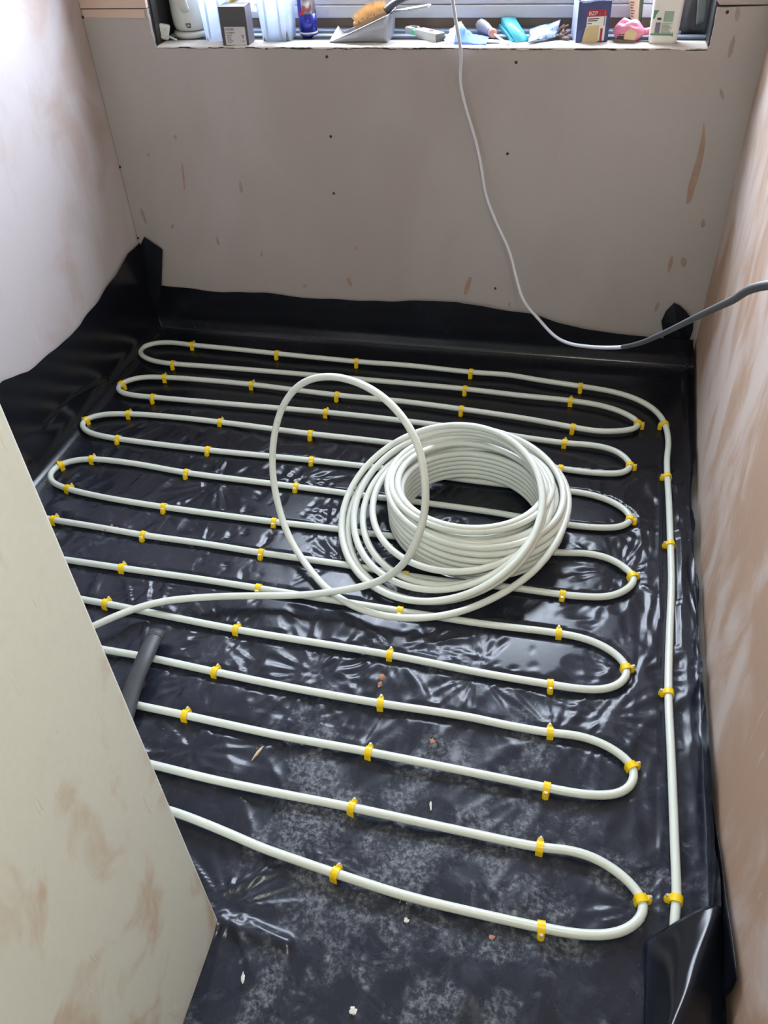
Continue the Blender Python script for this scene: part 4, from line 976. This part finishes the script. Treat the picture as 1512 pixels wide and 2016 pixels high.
# dark blue open carton
bb = empty('fixings_box', sill(1158, 85) + np.array([0, .043, 0]), .2); tag(bb, 'dark blue open cardboard box with BZP label and beige sticker', 'box')
M_NAVY = plain('navy_card', srgb(66, 76, 120), .45, var=.2, scale=30); M_LIL = plain('lilac_card', srgb(168, 174, 204), .5, var=.06); M_RD = plain('dark_red_card', srgb(158, 40, 62), .5); M_BEI = plain('beige_paper', srgb(206, 186, 142), .8, var=.06)
W_, D_, H_ = .086, .078, .098
box('front_panel', (-W_ / 2, -D_ / 2, 0), (W_ / 2, -D_ / 2 + .0015, H_), M_NAVY, bb); box('back_panel', (-W_ / 2, D_ / 2 - .0015, 0), (W_ / 2, D_ / 2, H_), M_NAVY, bb)
box('side_panel', (-W_ / 2 - .0003, -D_ / 2, 0), (-W_ / 2 + .0015, D_ / 2, H_), M_LIL, bb); box('side_panel', (W_ / 2 - .0015, -D_ / 2, 0), (W_ / 2 + .0003, D_ / 2, H_), M_NAVY, bb); box('bottom_panel', (-W_ / 2, -D_ / 2, 0), (W_ / 2, D_ / 2, .0015), M_NAVY, bb)
px_sheet('open_flap', [(-W_ / 2 - .014, D_ / 2 - .03, H_ + .032), (W_ / 2 - .01, D_ / 2 - .02, H_ + .036), (W_ / 2 + .012, -D_ / 2 + .002, H_ + .004), (-W_ / 2 + .008, -D_ / 2 - .004, H_ - .004)], 10, 8, plain('pale_blue_card', srgb(176, 190, 232), .5, var=.08), bb, (0, 0, 0), .003, 91)
px_sheet('torn_flap', [(W_ / 2, -D_ / 2 + .01, H_ - .002), (W_ / 2 + .016, -D_ / 2 + .02, H_ + .004), (W_ / 2 + .016, D_ / 2 - .02, H_ - .012), (W_ / 2, D_ / 2 - .01, H_ - .004)], 6, 6, M_NAVY, bb, (0, 0, 0), .003, 92)
fy = -D_ / 2
box('white_label_panel', (-.018, fy - .0006, .004), (.033, fy - .0001, .078), M_WHITE, bb); box('red_header', (-.018, fy - .001, .062), (.033, fy - .0006, .078), M_RD, bb); box('red_column', (.0205, fy - .001, .004), (.027, fy - .0006, .034), M_RD, bb)
text('lettering', 'BZP', .013, M_WHITE, bb, (-.003, fy - .0012, .0695), squash=1.05)
for z_, w2 in ((.057, .030), (.0525, .026), (.046, .012)): box('print_line', (-.016, fy - .001, z_ - .001), (-.016 + w2, fy - .0006, z_ + .001), M_INK, bb)
box('print_line', (.0275, fy - .0011, .040), (.030, fy - .0006, .074), M_GRY, bb)
mesh('beige_sticker', [(-.027, fy - .0016, .001), (.016, fy - .0016, .0), (.0165, fy - .0016, .041), (-.012, fy - .0014, .041), (-.015, fy - .0014, .036), (-.020, fy - .0016, .0375)], [tuple(range(6))], M_BEI, bb, False, .0004)
box('blue_print', (-W_ / 2 + .005, fy - .0008, .006), (-W_ / 2 + .012, fy - .0001, .030), plain('mid_blue_print', srgb(70, 90, 150), .5), bb)

# pink twisted bag
pb = empty('pink_bag', sill(1236, 86) + np.array([0, .03, 0])); tag(pb, 'pink plastic bag with a twisted end and printed label on the sill', 'bag')
bm = bmesh.new(); bmesh.ops.create_uvsphere(bm, u_segments=40, v_segments=24, radius=1)
for q in bm.verts:
    x, y, z = q.co; n_ = 1 + .22 * float(perlin(x * 2.2 + 3, y * 2 + z * 2.2, 95)) + .06 * float(perlin(math.atan2(z, y) * 3.0, x * 1.5, 96))
    nk = 1 - .78 * float(sstep(.35, .95, x)); xx = x * .042 + (.018 * max(0, x - .3))
    q.co = Vector((xx, y * .028 * n_ * nk, .001 + max(0, (z * .027 * n_ * nk + .024 * (1 - .2 * max(0, x))))))
M_PINK = plain('pink_film', srgb(236, 140, 168), .3, var=.16, scale=26)
bm_obj('bag_body', bm, M_PINK, pb, True)
sv = []
tube('twisted_neck', resample([(.040, 0, .022), (.052, .002, .024), (.066, .008, .028)], .004), .0085, M_PINK, pb, 10)
mesh('tan_label', [(-.012, -.0285, .010), (.016, -.030, .008), (.020, -.0295, .026), (.004, -.029, .038), (-.010, -.029, .028)], [(0, 1, 2, 3, 4)], M_BEI, pb, False, .0006)
for k, z_ in enumerate((.011, .016, .021)): box('print_line', (-.034 + .004 * k, -.0275, z_ - .0012), (-.013, -.026, z_ + .0012), M_INK, pb)
mesh('print_patch', [(-.040, -.022, .003), (-.012, -.0292, .002), (.02, -.0296, .002), (.02, -.030, .007), (-.012, -.0296, .008), (-.036, -.0245, .012)], [(0, 1, 4, 5), (1, 2, 3, 4)], plain('printed_strip', srgb(120, 104, 96), .5, var=.5, scale=300), pb, False, .0006)

# tall beige sachet behind it
ts = empty('seed_packet', on_y(1254, 50, 2.675)); ts.location.z = SILL_Z + .013; tag(ts, 'tall beige printed sachet leaning against the window frame', 'sachet')
M_CRM = plain('cream_print', srgb(206, 190, 164), .6, var=.1); M_OLV = plain('olive_edge', srgb(92, 96, 74), .6)
O_ = np.array(ts.location)
px_sheet('sachet_front', [on_y(1236, -40, 2.68), on_y(1262, -40, 2.68), on_y(1256, 47, 2.668), on_y(1241, 36, 2.668)], 6, 14, M_CRM, ts, O_, .001, 99, .003)
px_sheet('sachet_side', [on_y(1262, -40, 2.68), on_y(1272, -40, 2.69), on_y(1262, 46, 2.69), on_y(1256, 48, 2.668)], 4, 10, M_OLV, ts, O_)
px_sheet('sachet_foot', [on_y(1241, 36, 2.669), on_y(1262, 46, 2.69), on_y(1262, 60, 2.685), on_y(1244, 60, 2.675)], 4, 4, M_OLV, ts, O_)
for k in range(6): px_sheet('print_line', [on_y(1241 + k * .3, 3 + 5.5 * k, 2.664), on_y(1249 - (k % 3), 3.5 + 5.5 * k, 2.664), on_y(1249 - (k % 3), 6 + 5.5 * k, 2.664), on_y(1241 + k * .3, 5.5 + 5.5 * k, 2.664)], 2, 2, plain('brown_red_print', srgb(140, 84, 72), .6), ts, O_)

# white bottle with green print
wb = empty('white_bottle', sill(1304, 88.5) + np.array([0, .024, 0]), -.05); tag(wb, 'white plastic bottle with green print at the right of the sill', 'bottle')
def rrect(w, d, r, n=6):
    out = []
    for cx, cy, a0_ in ((w - r, d - r, 0), (-w + r, d - r, 90), (-w + r, -d + r, 180), (w - r, -d + r, 270)):
        for k in range(n): a = math.radians(a0_ + 90 * k / (n - 1)); out.append((cx + r * math.cos(a), cy + r * math.sin(a)))
    return out
secs = [(.030, .016, .010, 0), (.0345, .0205, .012, .003), (.0365, .022, .013, .009), (.037, .0225, .013, .02), (.0385, .023, .013, .08), (.0395, .023, .013, .13), (.036, .021, .012, .155), (.022, .017, .012, .172), (.013, .013, .012, .178), (.013, .013, .012, .186)]
v = []; f = []; nn_ = 24
for (w_, d_, r2, z_) in secs: v += [(x, y, z_) for x, y in rrect(w_, d_, r2)]
for i in range(len(secs) - 1):
    for k in range(nn_): k2 = (k + 1) % nn_; f.append((i * nn_ + k, i * nn_ + k2, (i + 1) * nn_ + k2, (i + 1) * nn_ + k))
f += [tuple(range(nn_ - 1, -1, -1)), tuple(range((len(secs) - 1) * nn_, len(secs) * nn_))]
mesh('bottle_body', v, f, plain('white_hdpe', srgb(226, 222, 214), .4, var=.02), wb)
lathe('cap', [(.0, .186), (.016, .186), (.016, .212), (0, .213)], plain('green_cap', srgb(70, 130, 84), .4), wb, 24)
M_GR = plain('green_print', srgb(90, 142, 100), .5, var=.08); M_GG = plain('grey_green_print', srgb(150, 168, 150), .5, var=.12, scale=200); M_PUR = plain('violet_grey_print', srgb(120, 112, 128), .5, var=.3, scale=250)
fy = -.0238
def lab_(name, x0_, x1_, z0_, z1_, mat): box(name, (x0_, fy - .0006, z0_), (x1_, fy + .0008, z1_), mat, wb)
lab_('green_line', -.034, .022, .0225, .0265, M_GR); lab_('grey_green_block', -.006, .018, .054, .078, M_GG); lab_('barcode_column', -.024, -.012, .028, .052, M_PUR); lab_('barcode_column', -.022, -.012, .058, .063, M_INK)
for k in range(7): lab_('print_line', -.008, .018 - .004 * (k % 3), .029 + k * .0033, .0305 + k * .0033, M_GG)
mesh('green_corner', [(-.033, fy, .060), (-.033, fy, .080), (-.020, fy, .080), (-.027, fy, .068), (-.028, fy, .062)], [(0, 4, 3, 2, 1)], M_GR, wb, False, .0008)
lab_('green_tick', .021, .0235, .020, .029, M_GR)
